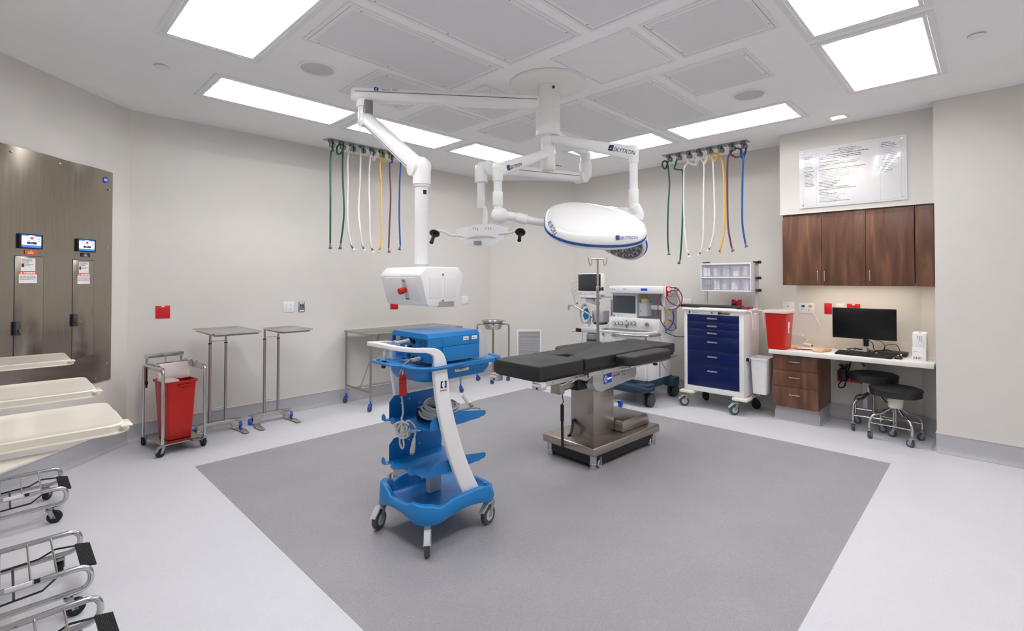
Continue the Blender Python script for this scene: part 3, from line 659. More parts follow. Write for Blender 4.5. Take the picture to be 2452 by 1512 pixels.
# ---- medical gas hoses
YH = 5.38; XH = 5.925
def hose_set(side):
    if side == 'L':
        pt = lambda x, y: yp(x, y, YH); X = V((1, 0, 0)); N = V((0, -1, 0))
        S = [('green', 'dark green', (792, 339), [(794, 350), (796, 362), (793, 366), (792, 420), (790, 480), (791, 560), (792, 583)], (791, 596)),
             ('green', 'dark green', (818, 342), [(821, 352), (817, 366), (809, 368), (808, 352), (815, 346), (821, 360), (822, 420), (823, 500), (821, 545), (816, 583)], (814, 597)),
             ('white', 'white', (842, 349), [(848, 358), (852, 368), (858, 362), (857, 350), (849, 347), (839, 354), (834, 380), (832, 430), (832, 500), (834, 550), (841, 588)], (847.5, 600)),
             ('white', 'white', (868, 352), [(871, 362), (873, 373), (869, 366), (863, 352), (862, 372), (862, 430), (860, 500), (861, 545), (868, 590)], (873, 601)),
             ('white', 'white', (890, 360), [(893, 364), (897, 376), (896, 384), (893, 372), (889, 366), (886, 385), (885, 430), (884, 500), (886, 560), (890, 594)], (893.5, 605)),
             ('yellow', 'yellow', (913, 364), [(915, 370), (922, 382), (919, 386), (916, 370), (921, 368), (914, 378), (911, 400), (911, 430), (913, 500), (913, 565), (910, 594)], (906, 605)),
             ('purple', 'purple', (933, 371), [(936, 377), (938, 388), (935, 391), (934, 400), (934, 470), (933, 540), (932, 594)], (932, 605)),
             ('blue', 'blue', (955, 376), [(957, 384), (958, 395), (958, 440), (957, 520), (957, 588)], (956, 599))]
        x0 = yp(779, 333, YH).x; step = (yp(955, 376, YH).x - yp(792, 339, YH).x)/7
        lab = 'ceiling gas hose in the left row'; gl = 'gas hoses hanging in the left row'
    else:
        C8 = lambda l: [(1560 + x/4.447, 300 + y/4.447) for x, y in l]
        pt = lambda x, y: xp(x, y, XH); X = V((0, -1, 0)); N = V((-1, 0, 0))
        raw = [('green', 'dark green', (180, 345), [(176, 372), (172, 420), (142, 465), (112, 428), (130, 390), (165, 402), (186, 600), (180, 900), (173, 1200), (183, 1345)], (186, 1383)),
               ('green', 'dark green', (288, 332), [(275, 352), (264, 410), (240, 462), (290, 474), (330, 480), (334, 520), (330, 800), (328, 1150), (306, 1430)], (290, 1478)),
               ('white', 'white', (395, 322), [(382, 350), (392, 392), (430, 416), (468, 410), (478, 380), (440, 366), (395, 390), (358, 445), (345, 520), (343, 800), (352, 1100), (375, 1300), (392, 1365)], (404, 1403)),
               ('white', 'white', (502, 300), [(488, 335), (480, 400), (470, 425), (490, 385), (515, 360), (540, 380), (555, 450), (558, 700), (552, 1150), (540, 1290), (522, 1352)], (502, 1387)),
               ('white', 'white', (614, 283), [(602, 318), (590, 380), (566, 410), (560, 396), (585, 345), (618, 325), (648, 360), (660, 450), (668, 700), (672, 1000), (655, 1180), (622, 1305)], (600, 1342)),
               ('yellow', 'yellow', (730, 258), [(712, 310), (700, 345), (660, 388), (620, 360), (630, 315), (670, 298), (715, 318), (755, 390), (770, 550), (775, 900), (768, 1150), (730, 1328)], (718, 1364)),
               ('purple', 'purple', (846, 232), [(838, 275), (855, 315), (900, 340), (950, 320), (965, 280), (920, 245), (870, 260), (825, 330), (808, 430), (808, 800), (818, 1100), (855, 1310)], (869, 1345)),
               ('blue', 'blue', (972, 212), [(955, 250), (958, 330), (972, 350), (992, 300), (1010, 262), (1008, 248), (994, 280), (980, 350), (968, 600), (965, 900), (970, 1080), (1000, 1262)], (1013, 1300))]
        S = [(c, w, C8([f])[0], C8(p), C8([e_])[0]) for c, w, f, p, e_ in raw]
        step = (xp(*S[0][2], XH).y - xp(*S[-1][2], XH).y)/7; x0 = 0
        lab = 'ceiling gas hose in the right row'; gl = 'gas hoses hanging in the right row'
    order = ['leftmost green hose', 'second green hose', 'white hose beside the green', 'middle white hose', 'white hose beside the yellow', 'yellow hose', 'purple hose', 'blue hose']
    where = 'left of the boom column' if side == 'L' else 'above the supply cart'
    for i, (c, w, f, path, en) in enumerate(S):
        P0 = pt(*f); base = pt(*S[0][2]); pos = base + X*(step*i); pos.z = H
        t = thing('ceiling_gas_outlet', 'silver ceiling outlet holding the %s %s' % (order[i].replace(' hose', ' hose'), where), 'gas outlet', pos, 0, 'ceiling gas outlets, ' + ('left row' if side == 'L' else 'right row'))
        b = B(); hw = step/2 - .003
        if side == 'L': b.box(-hw, hw, -.065, .065, -.006, 0, .001)
        else: b.box(-.065, .065, -hw, hw, -.006, 0, .001)
        b.obj('plate', 'zinc', t)
        zf = min(P0.z, H-.06) - H
        q = X*.018 - V((0, 0, 0))
        b = B(); b.cyl((0, 0, -.004), (0, 0, zf-.02), .018, n=14, bev=.002); b.cyl((0, 0, -.006), (0, 0, -.03), .03, n=16); b.cyl(q*1.0 + V((0, 0, zf)) + N*.0, q*2.6 + V((0, 0, zf)), .03, n=16, bev=.006); b.obj('valve', 'mid_steel', t)
        h = thing('hanging_gas_hose', 'the %s hanging from the ceiling %s' % (order[i], where), 'hose', pos + V((0, 0, zf)), 0, gl)
        pts = [pos + V((0, 0, zf-.015))] + [pt(x, y) + N*(.014*math.sin(k*1.9) if k < 8 else 0) for k, (x, y) in enumerate(path)]
        b = B(); b.tube(pts, .0105, n=9, smooth=5); b.wobj('tube', 'hose_' + c, h)
        a_, e2 = pts[-1], pt(*en); dr = (e2-a_).normalized()
        b = B(); b.cyl(a_ - dr*.02, a_ + (e2-a_)*.72, .0085, n=10); b.cyl(a_ + (e2-a_)*.3, a_ + (e2-a_)*.5, .012, n=10); b.wobj('coupling', 'mid_steel', h)
        b = B(); b.cyl(a_ + (e2-a_)*.62, e2, .013, .021, n=14, bev=.002); b.wobj('end_cap', 'hose_' + c, h)
mat('mid_steel', '#8c8c8e', .35, 1, var=.12, scale=40)
hose_set('L'); hose_set('R')
# ================================================================= left side: steel panel, hampers, sharps cart, stands, tables
# ---- stainless wall panel on the angled wall (local x runs along the wall to the left, y into the room)
sp = thing('steel_wall_panel', 'large stainless steel wall panel with two warming cabinet doors and touch screens', 'wall panel', (.82, YL, 0), R(225))
b = B(); nx_, nz_ = 60, 40; s0, s1, z0_, z1_ = .203, 1.90, .632, 2.464; G = []
for j in range(nz_+1):
    row = []
    for i in range(nx_+1):
        s_ = s0 + (s1-s0)*i/nx_; f = (j/nz_)**1.0; z = z0_ + (z1_-z0_)*f
        k = max(0, (z - 2.12)/.344); e_ = max(0, (.80-z)/.17)
        y = .012 + .016*k*k*(.5 + .5*math.cos((s_-.42)*2*PI/.46)) + .004*k - .005*max(0, min(1, e_))*math.cos(s_*7)
        if j == 0 or i == 0: y = min(y, .010)
        row.append(b.b.verts.new((s_, y, z)))
    G.append(row)
for j in range(nz_):
    for i in range(nx_): b.b.faces.new((G[j][i], G[j+1][i], G[j+1][i+1], G[j][i+1]))
Bk = [[b.b.verts.new((G[j][i].co.x, .0, G[j][i].co.z)) for i in range(nx_+1)] for j in (0, nz_)]
for i in range(nx_):
    b.b.faces.new((G[0][i], G[0][i+1], Bk[0][i+1], Bk[0][i])); b.b.faces.new((G[-1][i], G[-1][i+1], Bk[1][i+1], Bk[1][i]))
sheet = b.obj('steel_sheet', 'steel_sheet', sp, 60)
def prw(x, y): # picture point on the panel -> (s, z)
    p = CAM; n = V((1, -1, 0)).normalized(); d = ray(x, y); k = (V((.82, YL, 0)) + n*.014 - CAM).dot(n)/d.dot(n); q = CAM + d*k
    return ((.82 - q.x) + (YL - q.y))/math.sqrt(2), q.z
for i, (x, y) in enumerate(((26, 363), (142, 392), (236, 417), (260, 455), (258, 594), (256, 731), (256, 870), (229, 907))):
    s_, z = prw(x, y); q = B(); q.lathe([(0, .006), (.006, .005), (.009, .0)], n=12, c=(s_, .013 if z < 2.2 else .02, z), Mx=MX.Rotation(-PI/2, 4, 'X')); q.obj('screw', 'chrome', sp)
s_, z = prw(251, 431); q = B(); q.cyl((s_, .012, z), (s_, .024, z), .028, n=28); lg = q.obj('maker_badge', 'logo_blue', sp)
def PF(s, z, y=.0155): return frame((s, y, z), (-1, 0, 0), (0, 1, 0))     # x to the right as seen, y up, z out of the wall
text('BSK', .024, PF(s_, z, .0245) @ MX.Translation((-.022, -.009, 0)), 'white_ink', lg, bold=.0006)
for k, (dl, dr, dt, sc, lb, tagc) in enumerate(((1.082, .862, 1.683, (.880, 1.063, 1.741, 1.85), 67, 'orange'), (.606, .402, 1.673, (.397, .580, 1.744, 1.851), 199, 'ink_black'))):
    b = B(); zb_ = .875; b.box(dr, dl, .011, .0155, zb_, dt, .002); dr_ = b.obj('cabinet_door', 'steel_sheet', sp)
    b = B(); g = .004
    for a_ in ((dr-g, dr, zb_, dt), (dl, dl+g, zb_, dt), (dr-g, dl+g, dt, dt+g), (dr-g, dl+g, zb_-g, zb_)): b.box(a_[0], a_[1], .0118, .0128, a_[2], a_[3])
    b.obj('door_gap', 'dark_grey', dr_)
    zl = 1.165 if k == 0 else 1.185
    b = B(); b.box(dl-.035, dl+.004, .014, .03, zl-.05, zl+.05, .003); la = b.obj('latch', 'dark_grey', dr_)
    b = B(); b.cyl((dl-.02, .028, zl-.018), (dl-.02, .042, zl-.018), .012, n=16); b.box(dl-.055, dl-.02, .036, .042, zl-.024, zl-.012, .001); b.obj('latch_key', 'yellow' if 0 else 'brass', la)
    a0, a1, c0, c1 = sc
    b = B(); b.prism(rrect(a1-a0, c1-c0, .008, cx=(a0+a1)/2, cy=(c0+c1)/2), .012, .026, 'xz', .001); ts = b.obj('touch_screen', 'black_plastic', sp)
    cx_, cz_ = (a0+a1)/2, (c0+c1)/2; w_, h_ = (a1-a0)*.82, (c1-c0)*.84
    def pl(name, u0, u1, v0, v1, m, e=.0265): # 0..1 across the lit screen, u from the left as seen
        b = B(); b.box(cx_ + w_/2 - w_*u1, cx_ + w_/2 - w_*u0, .02, e, cz_ - h_/2 + h_*v0, cz_ - h_/2 + h_*v1); return b.obj(name, m, ts)
    pl('lit_display', 0, 1, 0, 1, 'screen_white'); pl('top_bar', .0, .36, .9, 1, 'screen_blue', .0268); pl('top_bar', .64, 1, .9, 1, 'screen_blue', .0268); pl('bottom_bar', 0, 1, 0, .19, 'screen_blue', .0268)
    pl('red_square', .43, .59, .66, .86, 'screen_red', .0268); pl('value_bar', .26, .77, .27, .46, 'screen_bar', .0268)
    text('SURGERY', .012, PF(cx_, cz_ + h_*.41, .0269), 'screen_blue', ts, align='CENTER'); text('97.2', .015, PF(cx_ + w_*.1, cz_ - h_*.19, .0269), 'white_ink', ts)
    text('Heater', .011, PF(cx_ + w_*.4, cz_ + h_*.2, .0269), 'screen_red', ts); text('Warm Cabinet', .011, PF(cx_, cz_ + h_*.03, .0269), 'ink_blue', ts, align='CENTER')
    for v in (.73, .54): pl('key', .80, .93, v - .04, v + .04, 'screen_blue', .0268)
    tz = c0 - .026; tcx = (a0 + a1)/2 - (.005 if k == 0 else 0)
    b = B(); b.box(tcx-.043, tcx+.043, .012, .0165, tz-.016, tz+.016); tg = b.obj('name_tag', tagc, sp)
    text('#%d\n%s' % (k+1, 'BLANKET\nWARMER' if k == 0 else 'FLUID\nWARMER'), .0105, PF(tcx, tz+.006, .0167), 'white_ink', tg, align='CENTER', line=.85)
    lx = (prw(83 if k == 0 else 213, 640)[0] + prw(50 if k == 0 else 187, 640)[0])/2; lw = .055 if k == 0 else .048
    b = B(); b.box(lx-lw, lx+lw, .0155, .0165, dt-.105, dt-.012); st = b.obj('notice_sticker', 'paper', dr_)
    b = B(); b.box(lx+lw*.55, lx+lw*.93, .016, .0168, dt-.078, dt-.052); b.obj('notice_icon', 'dark_red', st)
    text('Notice: read this page\nbefore using this cabinet\nand set the limits\nas shown below', .0085, PF(lx+lw*.9, dt-.024, .0167), 'ink_grey', st, line=1.0)
    text('Keep doors closed\nCheck daily', .0085, PF(lx+lw*.45, dt-.06, .0167), 'ink_grey', st)
    b = B(); ww = lw*1.25; b.box(lx-ww, lx+ww, .0155, .0165, dt-.195, dt-.108); ws = b.obj('warning_sticker', 'paper', dr_)
    b = B(); b.box(lx-ww, lx+ww, .016, .0169, dt-.13, dt-.108); b.obj('warning_band', 'orange', ws)
    text('WARNING', .0185, PF(lx+ww*.52, dt-.1258, .0171), 'white_ink', ws, bold=.0009)
    b = B(); b.prism([(lx+ww*.9, dt-.1265), (lx+ww*.62, dt-.1265), (lx+ww*.76, dt-.111)], .0165, .0172, 'xz'); b.obj('warning_triangle', 'white_ink', ws)
    text('Hot surface. Do not touch.\nDo not use fluids above limit.\nInspect items before use.', .0105, PF(lx+ww*.9, dt-.148, .0167), 'ink_grey', ws)
# ---- three step-on linen hampers
def hamper(y0, label, k):
    t = thing('linen_hamper', label, 'hamper', (.05, y0, 0), 0, 'chrome linen hampers with cream lids')
    for sy in (-1, 1):
        y = sy*.225
        b = B(); b.tube([(-.24, y, .205), (.25, y, .205), (.25, y, .105), (-.24, y, .105)], .0125, n=12, rad=.0499, cap=True); rl = b.obj('side_rail', 'chrome', t)
        b = B(); b.cyl((-.215, y, .10), (-.215, y, .985), .0125, n=12); b.obj('post', 'chrome', t)
        caster(t, .172, y + sy*-.0, .038, .026, .098, R(200 + 40*sy + 25*k), 'zinc', 'black_rubber', 'black_plastic', trail=.024); 
        caster(t, -.20, y, .038, .026, .098, R(30*k), 'zinc', 'black_rubber', 'black_plastic', trail=.024)
        b = B(); b.tube([(.235, y*.60, .165), (.15, y*.66, .172), (.09, y*.78, .135), (-.22, y*.78, .118)], .009, n=4, flat=.55); b.obj('pedal_lever', 'black_plastic', t)
    for x in (.135, .05, -.045, -.14):
        b = B(); b.cyl((x, -.225, .205), (x, .225, .205), .0042, n=8); b.obj('rung', 'steel_bright', t)
    b = B(); b.cyl((-.0, -.17, .13), (-.0, .17, .13), .005, n=8); b.obj('lever_rod', 'dark_grey', t)
    b = B()
    b.box(-.03, .03, -.135, .135, -.004, .004, .002); 
    for i in range(11): b.box(-.027 + i*.0052, -.0245 + i*.0052, -.134, .134, .003, .0062)
    b.obj('foot_pedal', 'black_rubber', t, Mx=MX.Translation((.25, 0, .166)) @ MX.Rotation(R(12), 4, 'Y'))
    b = B(); b.box(-.03, .055, -.2375, -.2265, .203, .2185, .001); lb = b.obj('rail_label', 'paper', t)
    b = B(); b.box(.06, .08, -.2385, -.2265, .203, .2185, .001); b.obj('rail_label', 'ink_black', t)
    # lid: rounded panel, skirt and thin flange
    L0, L1 = -.27, .265
    def rg(inx, iny, z): return [(x, y, z) for x, y in rrect(L1-L0-2*inx, .455-2*iny, .05-min(inx, .02), 6, (L0+L1)/2, 0)]
    b = B(); b.loft([rg(-.018, -.004, .972), rg(-.018, -.004, .975), rg(.004, .004, .978), rg(.0, .0, 1.001), rg(.006, .006, 1.005), rg(.05, .05, 1.0005), rg(.09, .09, 1.0)]); ld = b.obj('lid', 'ivory_plastic', t, 30)
    b = B(); b.box(.25, .285, -.225, -.12, .992, .9965, .001); b.obj('lid_lip', 'ivory_plastic', ld)
    b = B(); b.box(-.235, -.195, -.2, .2, .955, .985, .006); b.obj('hinge_bar', 'chrome', t)
    return t
hamper(4.445, 'linen hamper with cream lid farthest back, right in front of the steel wall panel', 0)
hamper(3.215, 'middle linen hamper of the three, its black ribbed pedal showing', 1)
hamper(2.45, 'nearest linen hamper, with the lowest cream lid and its base cut by the bottom edge', 2)
bg = B(); z_ = .945
f = [zp(0, 1104, z_), zp(150, 1076, z_), zp(0, 1131, z_), zp(-120, 1170, z_), zp(-140, 1120, z_)]; bg.loft([[p for p in f], [p - ZU*.004 for p in f]])
o = bg.obj('hamper_bag_holder', 'ivory_plastic'); tag(o, 'thin cream sheet sticking out below the nearest hamper lid at the left edge', 'bag holder')
# ---- chrome foot-operated cart with the red sharps bin
sc_ = thing('sharps_cart', 'small chrome cart on black casters carrying a red bin beside the left wall', 'cart', (1.104, 5.36, 0), R(7.5))
hw, hd = .163, .235
for sx in (-1, 1):
    b = B(); b.tube([(sx*hw, -hd, .10), (sx*hw, -hd, .735), (sx*hw, hd, .735), (sx*hw, hd, .10)], .0125, n=12, rad=.045); b.obj('side_frame', 'chrome', sc_)
    for sy in (-1, 1): caster(sc_, sx*hw, sy*hd, .0365, .024, .105, R(-35 + 70*sx*sy + 20*sx), 'zinc', 'black_rubber', 'black_plastic', trail=.02, brake='zinc' if sy < 0 else None)
    b = B(); pts = [(-hd+.03, .70), (-hd+.03, .748)]
    for i, yy in enumerate([-.16, -.11, -.06, 0, .06, .11]): pts += [(yy, .748 + .018*(i % 2)), (yy+.04, .748 + .018*(i % 2))]
    pts += [(hd-.03, .748), (hd-.03, .70)]
    b.prism(pts, sx*hw - sx*.016 - .0015, sx*hw - sx*.016 + .0015, 'yz'); b.obj('notched_rail', 'steel_bright', sc_)
b = B(); b.box(-.155, .155, hd-.02, hd+.02, .79, .825, .002); b.box(-.155, -.02, hd-.05, hd-.02, .80, .825, .002); b.obj('hinge_channel', 'steel_bright', sc_)
b = B(); b.cyl((-.14, hd, .74), (-.14, hd, .80), .009, n=10); b.cyl((.14, hd, .74), (.14, hd, .80), .009, n=10); b.obj('hinge_posts', 'zinc', sc_)
b = B(); b.cyl((-hw, hd, .73), (hw, hd, .73), .006, n=8); b.obj('cross_bar', 'chrome', sc_)
b = B(); b.cyl((0.0, hd-.03, .80), (0.0, hd-.05, .55), .0035, n=8); b.obj('lift_rod', 'steel', sc_)
b = B(); b.cyl((-hw+.022, hd-.0, .52), (-hw+.022, hd, .78), .008, n=10); b.cyl((-hw+.022, hd, .55), (-hw+.022, hd, .58), .014, n=10); b.obj('damper', 'black_plastic', sc_)
b = B(); b.box(-hw, hw, -hd, hd, .084, .092, .002); b.obj('bottom_shelf', 'steel_bright', sc_)
b = B(); b.box(.04, .12, -hd-.07, -hd+.02, .088, .092, .001); b.obj('foot_pedal', 'steel', sc_)
def taper_bin(par, wt, dt_, wb, db, z0, z1, m, name='bin_body', rim=.012, wall_=.004, r=.02):
    def rg(w, d, z, rr=r): return [(x, y, z) for x, y in rrect(w, d, rr, 4)]
    b = B(); b.loft([rg(wb-.02, db-.02, z0), rg(wb, db, z0+.006), rg(wt, dt_, z1-.02), rg(wt+rim*2, dt_+rim*2, z1-.018), rg(wt+rim*2, dt_+rim*2, z1), rg(wt, dt_, z1), rg(wt-wall_*2, dt_-wall_*2, z1-.02), rg(wb-.01, db-.01, z0+.012)]); return b.obj(name, m, par, 30)
rb = thing('sharps_bin', 'tall open red sharps bin standing in the chrome cart', 'sharps bin', (1.109, 5.335, .092), R(7.5))
taper_bin(rb, .235, .30, .19, .235, 0, .52, 'red_plastic')
b = B(); b.box(-.03, .07, -.172, -.155, .475, .487, .002); b.obj('latch_tab', 'red_plastic', rb)
b = B(); b.loft([[(x, y, 0) for x, y in rrect(.25, .15, .02)], [(x, y, .02) for x, y in rrect(.25, .15, .02)], [(x, y, .03) for x, y in rrect(.22, .12, .02)]]); b.obj('clear_flap', 'clear_lid', rb, Mx=MX.Translation((.0, .06, .585)) @ MX.Rotation(R(78), 4, 'X'))
b = B(); b.box(-.145, -.03, -.17, .0, .522, .54, .005); b.obj('clear_rim', 'clear_lid', rb)
# ---- two steel instrument tray stands
def mayo(name_l, loc, rz, tray, zt, foot_r=True):
    t = thing('tray_stand', name_l, 'tray stand', loc, rz, 'steel tray stands on blue wheels')
    for x in (-.07, .07):
        b = B(); b.cyl((x, 0, .085), (x, 0, .885), .0135, n=14); b.cyl((x, 0, .88), (x, 0, zt-.012), .0105, n=14); b.obj('post', 'steel', t)
        b = B(); b.cyl((x, 0, .875), (x, 0, .885), .0165, n=14); b.obj('collar', 'dark_grey', t)
    b = B(); b.cyl((-.07, 0, .90), (.07, 0, .90), .0035, n=8); b.obj('cross_rod', 'steel', t)
    b = B(); b.cyl((-.07, 0, .235), (.07, 0, .235), .006, n=8); b.obj('tie_bar', 'steel', t)
    # stamped bridge-shaped base with two feet
    b = B(); pr2 = [(-.19, .03), (-.19, .09), (-.10, .105), (.10, .105), (.19, .09), (.19, .03), (.125, .03), (.085, .075), (-.085, .075), (-.125, .03)]
    b.prism(pr2, -.035, .035, 'xz', bev=.004); b.obj('base', 'steel_bright', t)
    for sx in (-1, 1):
        b = B(); b.prism([(sx*.128, -.03), (sx*.185, -.03), (sx*.215, -.14), (sx*.205, -.29), (sx*.155, -.29), (sx*.15, -.16)], .006, .012, 'xy', bev=.001)
        b.prism([(-.036, .04), (-.036, .012), (-.05, .006), (-.03, .006), (-.03, .04)], min(sx*.128, sx*.185), max(sx*.128, sx*.185), 'yz'); b.obj('foot', 'steel_bright', t)
        b = B(); b.cyl((sx*.193, .0, .034), (sx*.222, .0, .034), .032, n=22, bev=.006); w_ = b.obj('wheel', 'blue_caster', t)
        b = B(); b.box(sx*.19-.03, sx*.19+.03, -.005, .05, .088, .093, .001); b.obj('wheel_guard', 'steel_bright', t)
    w, d, cx, cy = tray
    b = B(); b.loft([[(cx+x, cy+y, zt-.010) for x, y in rrect(w-.05, d-.05, .02)], [(cx+x, cy+y, zt-.004) for x, y in rrect(w-.02, d-.02, .02)], [(cx+x, cy+y, zt+.008) for x, y in rrect(w, d, .025)],
                     [(cx+x, cy+y, zt+.008) for x, y in rrect(w-.012, d-.012, .022)], [(cx+x, cy+y, zt-.002) for x, y in rrect(w-.05, d-.05, .02)], [(cx+x, cy+y, zt-.006) for x, y in rrect(w-.08, d-.08, .02)]]); b.obj('tray', 'steel_bright', t, 25)
    b = B(); b.tube([(cx-w/2+.03, cy-d/2+.03, zt-.016), (cx+w/2-.03, cy-d/2+.03, zt-.016), (cx+w/2-.03, cy+d/2-.03, zt-.016), (cx-w/2+.03, cy+d/2-.03, zt-.016)], .005, n=8, closed=True, rad=.03); b.obj('tray_frame', 'steel', t)
    return t
mayo('taller tray stand with the large flat tray, left of its lower neighbour', (1.51, 5.55, 0), 0, (.42, .70, -.02, -.335), 1.03)
mayo('lower tray stand with the smaller tray tucked under the large one', (2.02, 5.55, 0), 0, (.34, .50, .05, -.30), 1.0)
# ---- instrument table
it_ = thing('instrument_table', 'long steel instrument table on blue casters behind the blue cart', 'table', (3.63, 5.425, 0))
b = B(); b.box(-.69, .69, -.31, .31, .865, .888, .004); b.obj('table_top', 'steel', it_)
for sx in (-1, 1):
    for sy in (-1, 1):
        b = B(); b.cyl((sx*.67, sy*.29, .12), (sx*.67, sy*.29, .868), .0135, n=14); b.obj('leg', 'steel', it_)
        caster(it_, sx*.67, sy*.29, .035, .026, .12, R(60+30*sx), 'blue_caster', 'tread_grey', 'tread_grey', trail=.018)
    b = B(); b.cyl((sx*.67, -.29, .215), (sx*.67, .29, .215), .0115, n=12); b.obj('side_rail', 'steel', it_)
    b = B(); b.cyl((sx*.67, -.05, .22), (sx*.37, .0, .868), .0085, n=10); b.obj('brace', 'steel', it_)
b = B(); b.cyl((-.67, .0, .215), (.67, .0, .215), .0115, n=12); b.obj('long_rail', 'steel', it_)
# ---- basin on its ring stand
rs = thing('basin_stand', 'four-legged steel ring stand on blue casters in the far left corner', 'basin stand', (5.115, 5.36, 0), R(45))
for a in range(4):
    dx_, dy_ = math.cos(a*PI/2), math.sin(a*PI/2)
    b = B(); b.tube([(dx_*.155, dy_*.155, .845), (dx_*.235, dy_*.235, .845), (dx_*.235, dy_*.235, .11)], .0125, n=12, rad=.06); b.obj('leg', 'steel', rs)
    caster(rs, dx_*.235, dy_*.235, .034, .024, .115, R(100*a+20), 'blue_caster', 'tread_grey', 'tread_grey', trail=.016)
b = B(); b.tube([(.163*math.cos(k*PI/16), .163*math.sin(k*PI/16), .845) for k in range(32)], .008, n=8, closed=True); b.obj('ring', 'steel', rs)
bs = B(); bs.lathe([(.075, 0), (.105, .002), (.118, .012), (.148, .115), (.185, .128), (.187, .131), (.183, .133), (.145, .121), (.112, .014), (.0, .006)], n=48)
o = bs.obj('steel_basin', 'steel_bright'); o.location = (5.115, 5.36, .768); tag(o, 'round shiny steel basin sitting in the ring stand', 'basin')
# ---- kick bucket behind the blue cart
kx, ky = 2.065, 3.02
kb = thing('wheeled_bucket_stand', 'low round wheeled bucket frame peeking out behind the blue cart', 'bucket frame', (kx, ky, 0))
b = B(); b.tube([(.165*math.cos(k*PI/16), .165*math.sin(k*PI/16), .10) for k in range(32)], .008, n=8, closed=True); b.obj('ring', 'steel_bright', kb)
for k in range(4):
    a = k*PI/2 + .5; caster(kb, .165*math.cos(a), .165*math.sin(a), .026, .02, .10, a, 'zinc', 'tread_grey', trail=.01)
k2 = thing('kick_bucket', 'steel bucket standing in the wheeled frame behind the blue cart', 'bucket', (kx, ky, .03))
b = B(); b.lathe([(0, 0), (.105, .001), (.115, .01), (.145, .25), (.152, .252), (.152, .258), (.14, .256), (.11, .012), (0, .006)], n=40); b.obj('pail', 'steel_bright', k2)
b = B(); b.tube([(.15*math.cos(a), .15*math.sin(a)*.95, .25 + .0) for a in [k*PI/12 for k in range(2, 11)]], .004, n=6); b.obj('bail_handle', 'steel_bright', k2)
# ---- plates on the rear left wall and the grille on the angled corner
def plate(name, label, cat, cx, z, w, h, m, org=V((0, YL, 0)), X=V((1, 0, 0)), N=V((0, -1, 0)), group=None, th=.006):
    """wall plate; returns the thing and the frame of its face (x to the right as seen)"""
    o = org + X*cx; o.z = z; t = thing(name, label, cat, o, 0, group); F = MX.Translation((0, 0, 0)) @ frame((0, 0, 0), X, N)
    b = B(); b.box(-w/2, w/2, -h/2, h/2, -.002, th, .002, Mx=F); b.obj('face_plate', m, t); return t, F
def sockets(t, F, n, sx, sz, m='ink_black', pm=None):
    for i in range(n[0]):
        for j in range(n[1]):
            cx, cz = (i-(n[0]-1)/2)*sx, (j-(n[1]-1)/2)*sz
            if pm:
                b = B(); b.prism(rrect(.033, .029, .012, cx=cx, cy=cz), .005, .0075, 'xy', Mx=F); q = b.obj('socket', pm, t)
            else: q = t
            b = B()
            for u in (-.0065, .0065): b.box(cx+u-.0012, cx+u+.0012, cz, cz+.008, .0068, .008, Mx=F)
            b.cyl(F @ V((cx, cz-.007, .0068)), F @ V((cx, cz-.007, .008)), .0025, n=8); b.obj('socket_slots', m, q)
t, F = plate('wall_outlet', 'red wall outlet above the sharps cart', 'outlet', 1.092, 1.198, .118, .122, 'red_plate', group='red wall outlets'); sockets(t, F, (2, 2), .047, .04, 'dark_red', 'red_plate')
b = B(); b.box(-.013, .013, .048, .058, .005, .0075, Mx=F); b.obj('circuit_label', 'paper', t)
t, F = plate('wall_outlet', 'white four-socket wall outlet above the tray stands', 'outlet', 2.286, 1.198, .118, .122, 'white_plastic', group='white wall outlets'); sockets(t, F, (2, 2), .047, .04, 'ink_black', 'white_plastic')
t, F = plate('data_plate', 'narrow steel wall plate with two blue jacks beside the white outlet', 'wall plate', 2.436, 1.195, .072, .118, 'steel'); 
b = B()
for u in (-.014, .014): b.box(u-.009, u+.009, .004, .026, .005, .009, .001, Mx=F)
jk = b.obj('jacks', 'rim_blue', t)
b = B()
for u in (-.014, .014): b.box(u-.004, u+.004, .009, .02, .0085, .0095, Mx=F)
b.obj('jack_holes', 'ink_black', jk)
b = B()
for v in (.044, -.046): b.box(-.024, .024, v-.007, v+.007, .0055, .0068, Mx=F)
b.obj('plate_labels', 'paper', t)
t, F = plate('wall_outlet', 'red wall outlet half hidden below the white boom box', 'outlet', 3.68, 1.172, .118, .122, 'red_plate', group='red wall outlets'); sockets(t, F, (2, 2), .047, .04, 'dark_red', 'red_plate')
t, F = plate('wall_outlet', 'white wall outlet just right of the white boom box', 'outlet', 4.921, 1.198, .118, .122, 'white_plastic', group='white wall outlets'); sockets(t, F, (2, 2), .047, .04, 'ink_grey', 'white_plastic')
gx = V((1, -1, 0)).normalized(); gn = V((-1, -1, 0)).normalized()
gr = thing('return_air_grille', 'white louvred air grille low on the angled rear wall', 'air grille', (5.902, 5.348, 0)); F = frame((0, 0, 0), gx, gn)
zg0, zg1 = .10, .705
b = B()
for a_ in ((-.2, .2, zg1-.028, zg1), (-.2, .2, zg0, zg0+.028), (-.2, -.172, zg0+.02, zg1-.02), (.172, .2, zg0+.02, zg1-.02)): b.box(a_[0], a_[1], a_[2], a_[3], -.002, .012, .002, Mx=F)
b.obj('grille_frame', 'white_plastic', gr)
b = B(); b.box(-.175, .175, zg0+.02, zg1-.02, -.004, .0005, Mx=F); b.obj('dark_back', 'mid_grey', gr)
for k in range(26):
    z = zg0 + .038 + k*.0212
    b = B(); b.prism([(z-.008, .001), (z+.005, .011), (z+.0062, .010), (z-.006, .0005)], -.173, .173, 'yz', Mx=F @ MX(((1, 0, 0, 0), (0, 1, 0, 0), (0, 0, 1, 0), (0, 0, 0, 1)))); b.obj('louvre', 'white_plastic', gr)
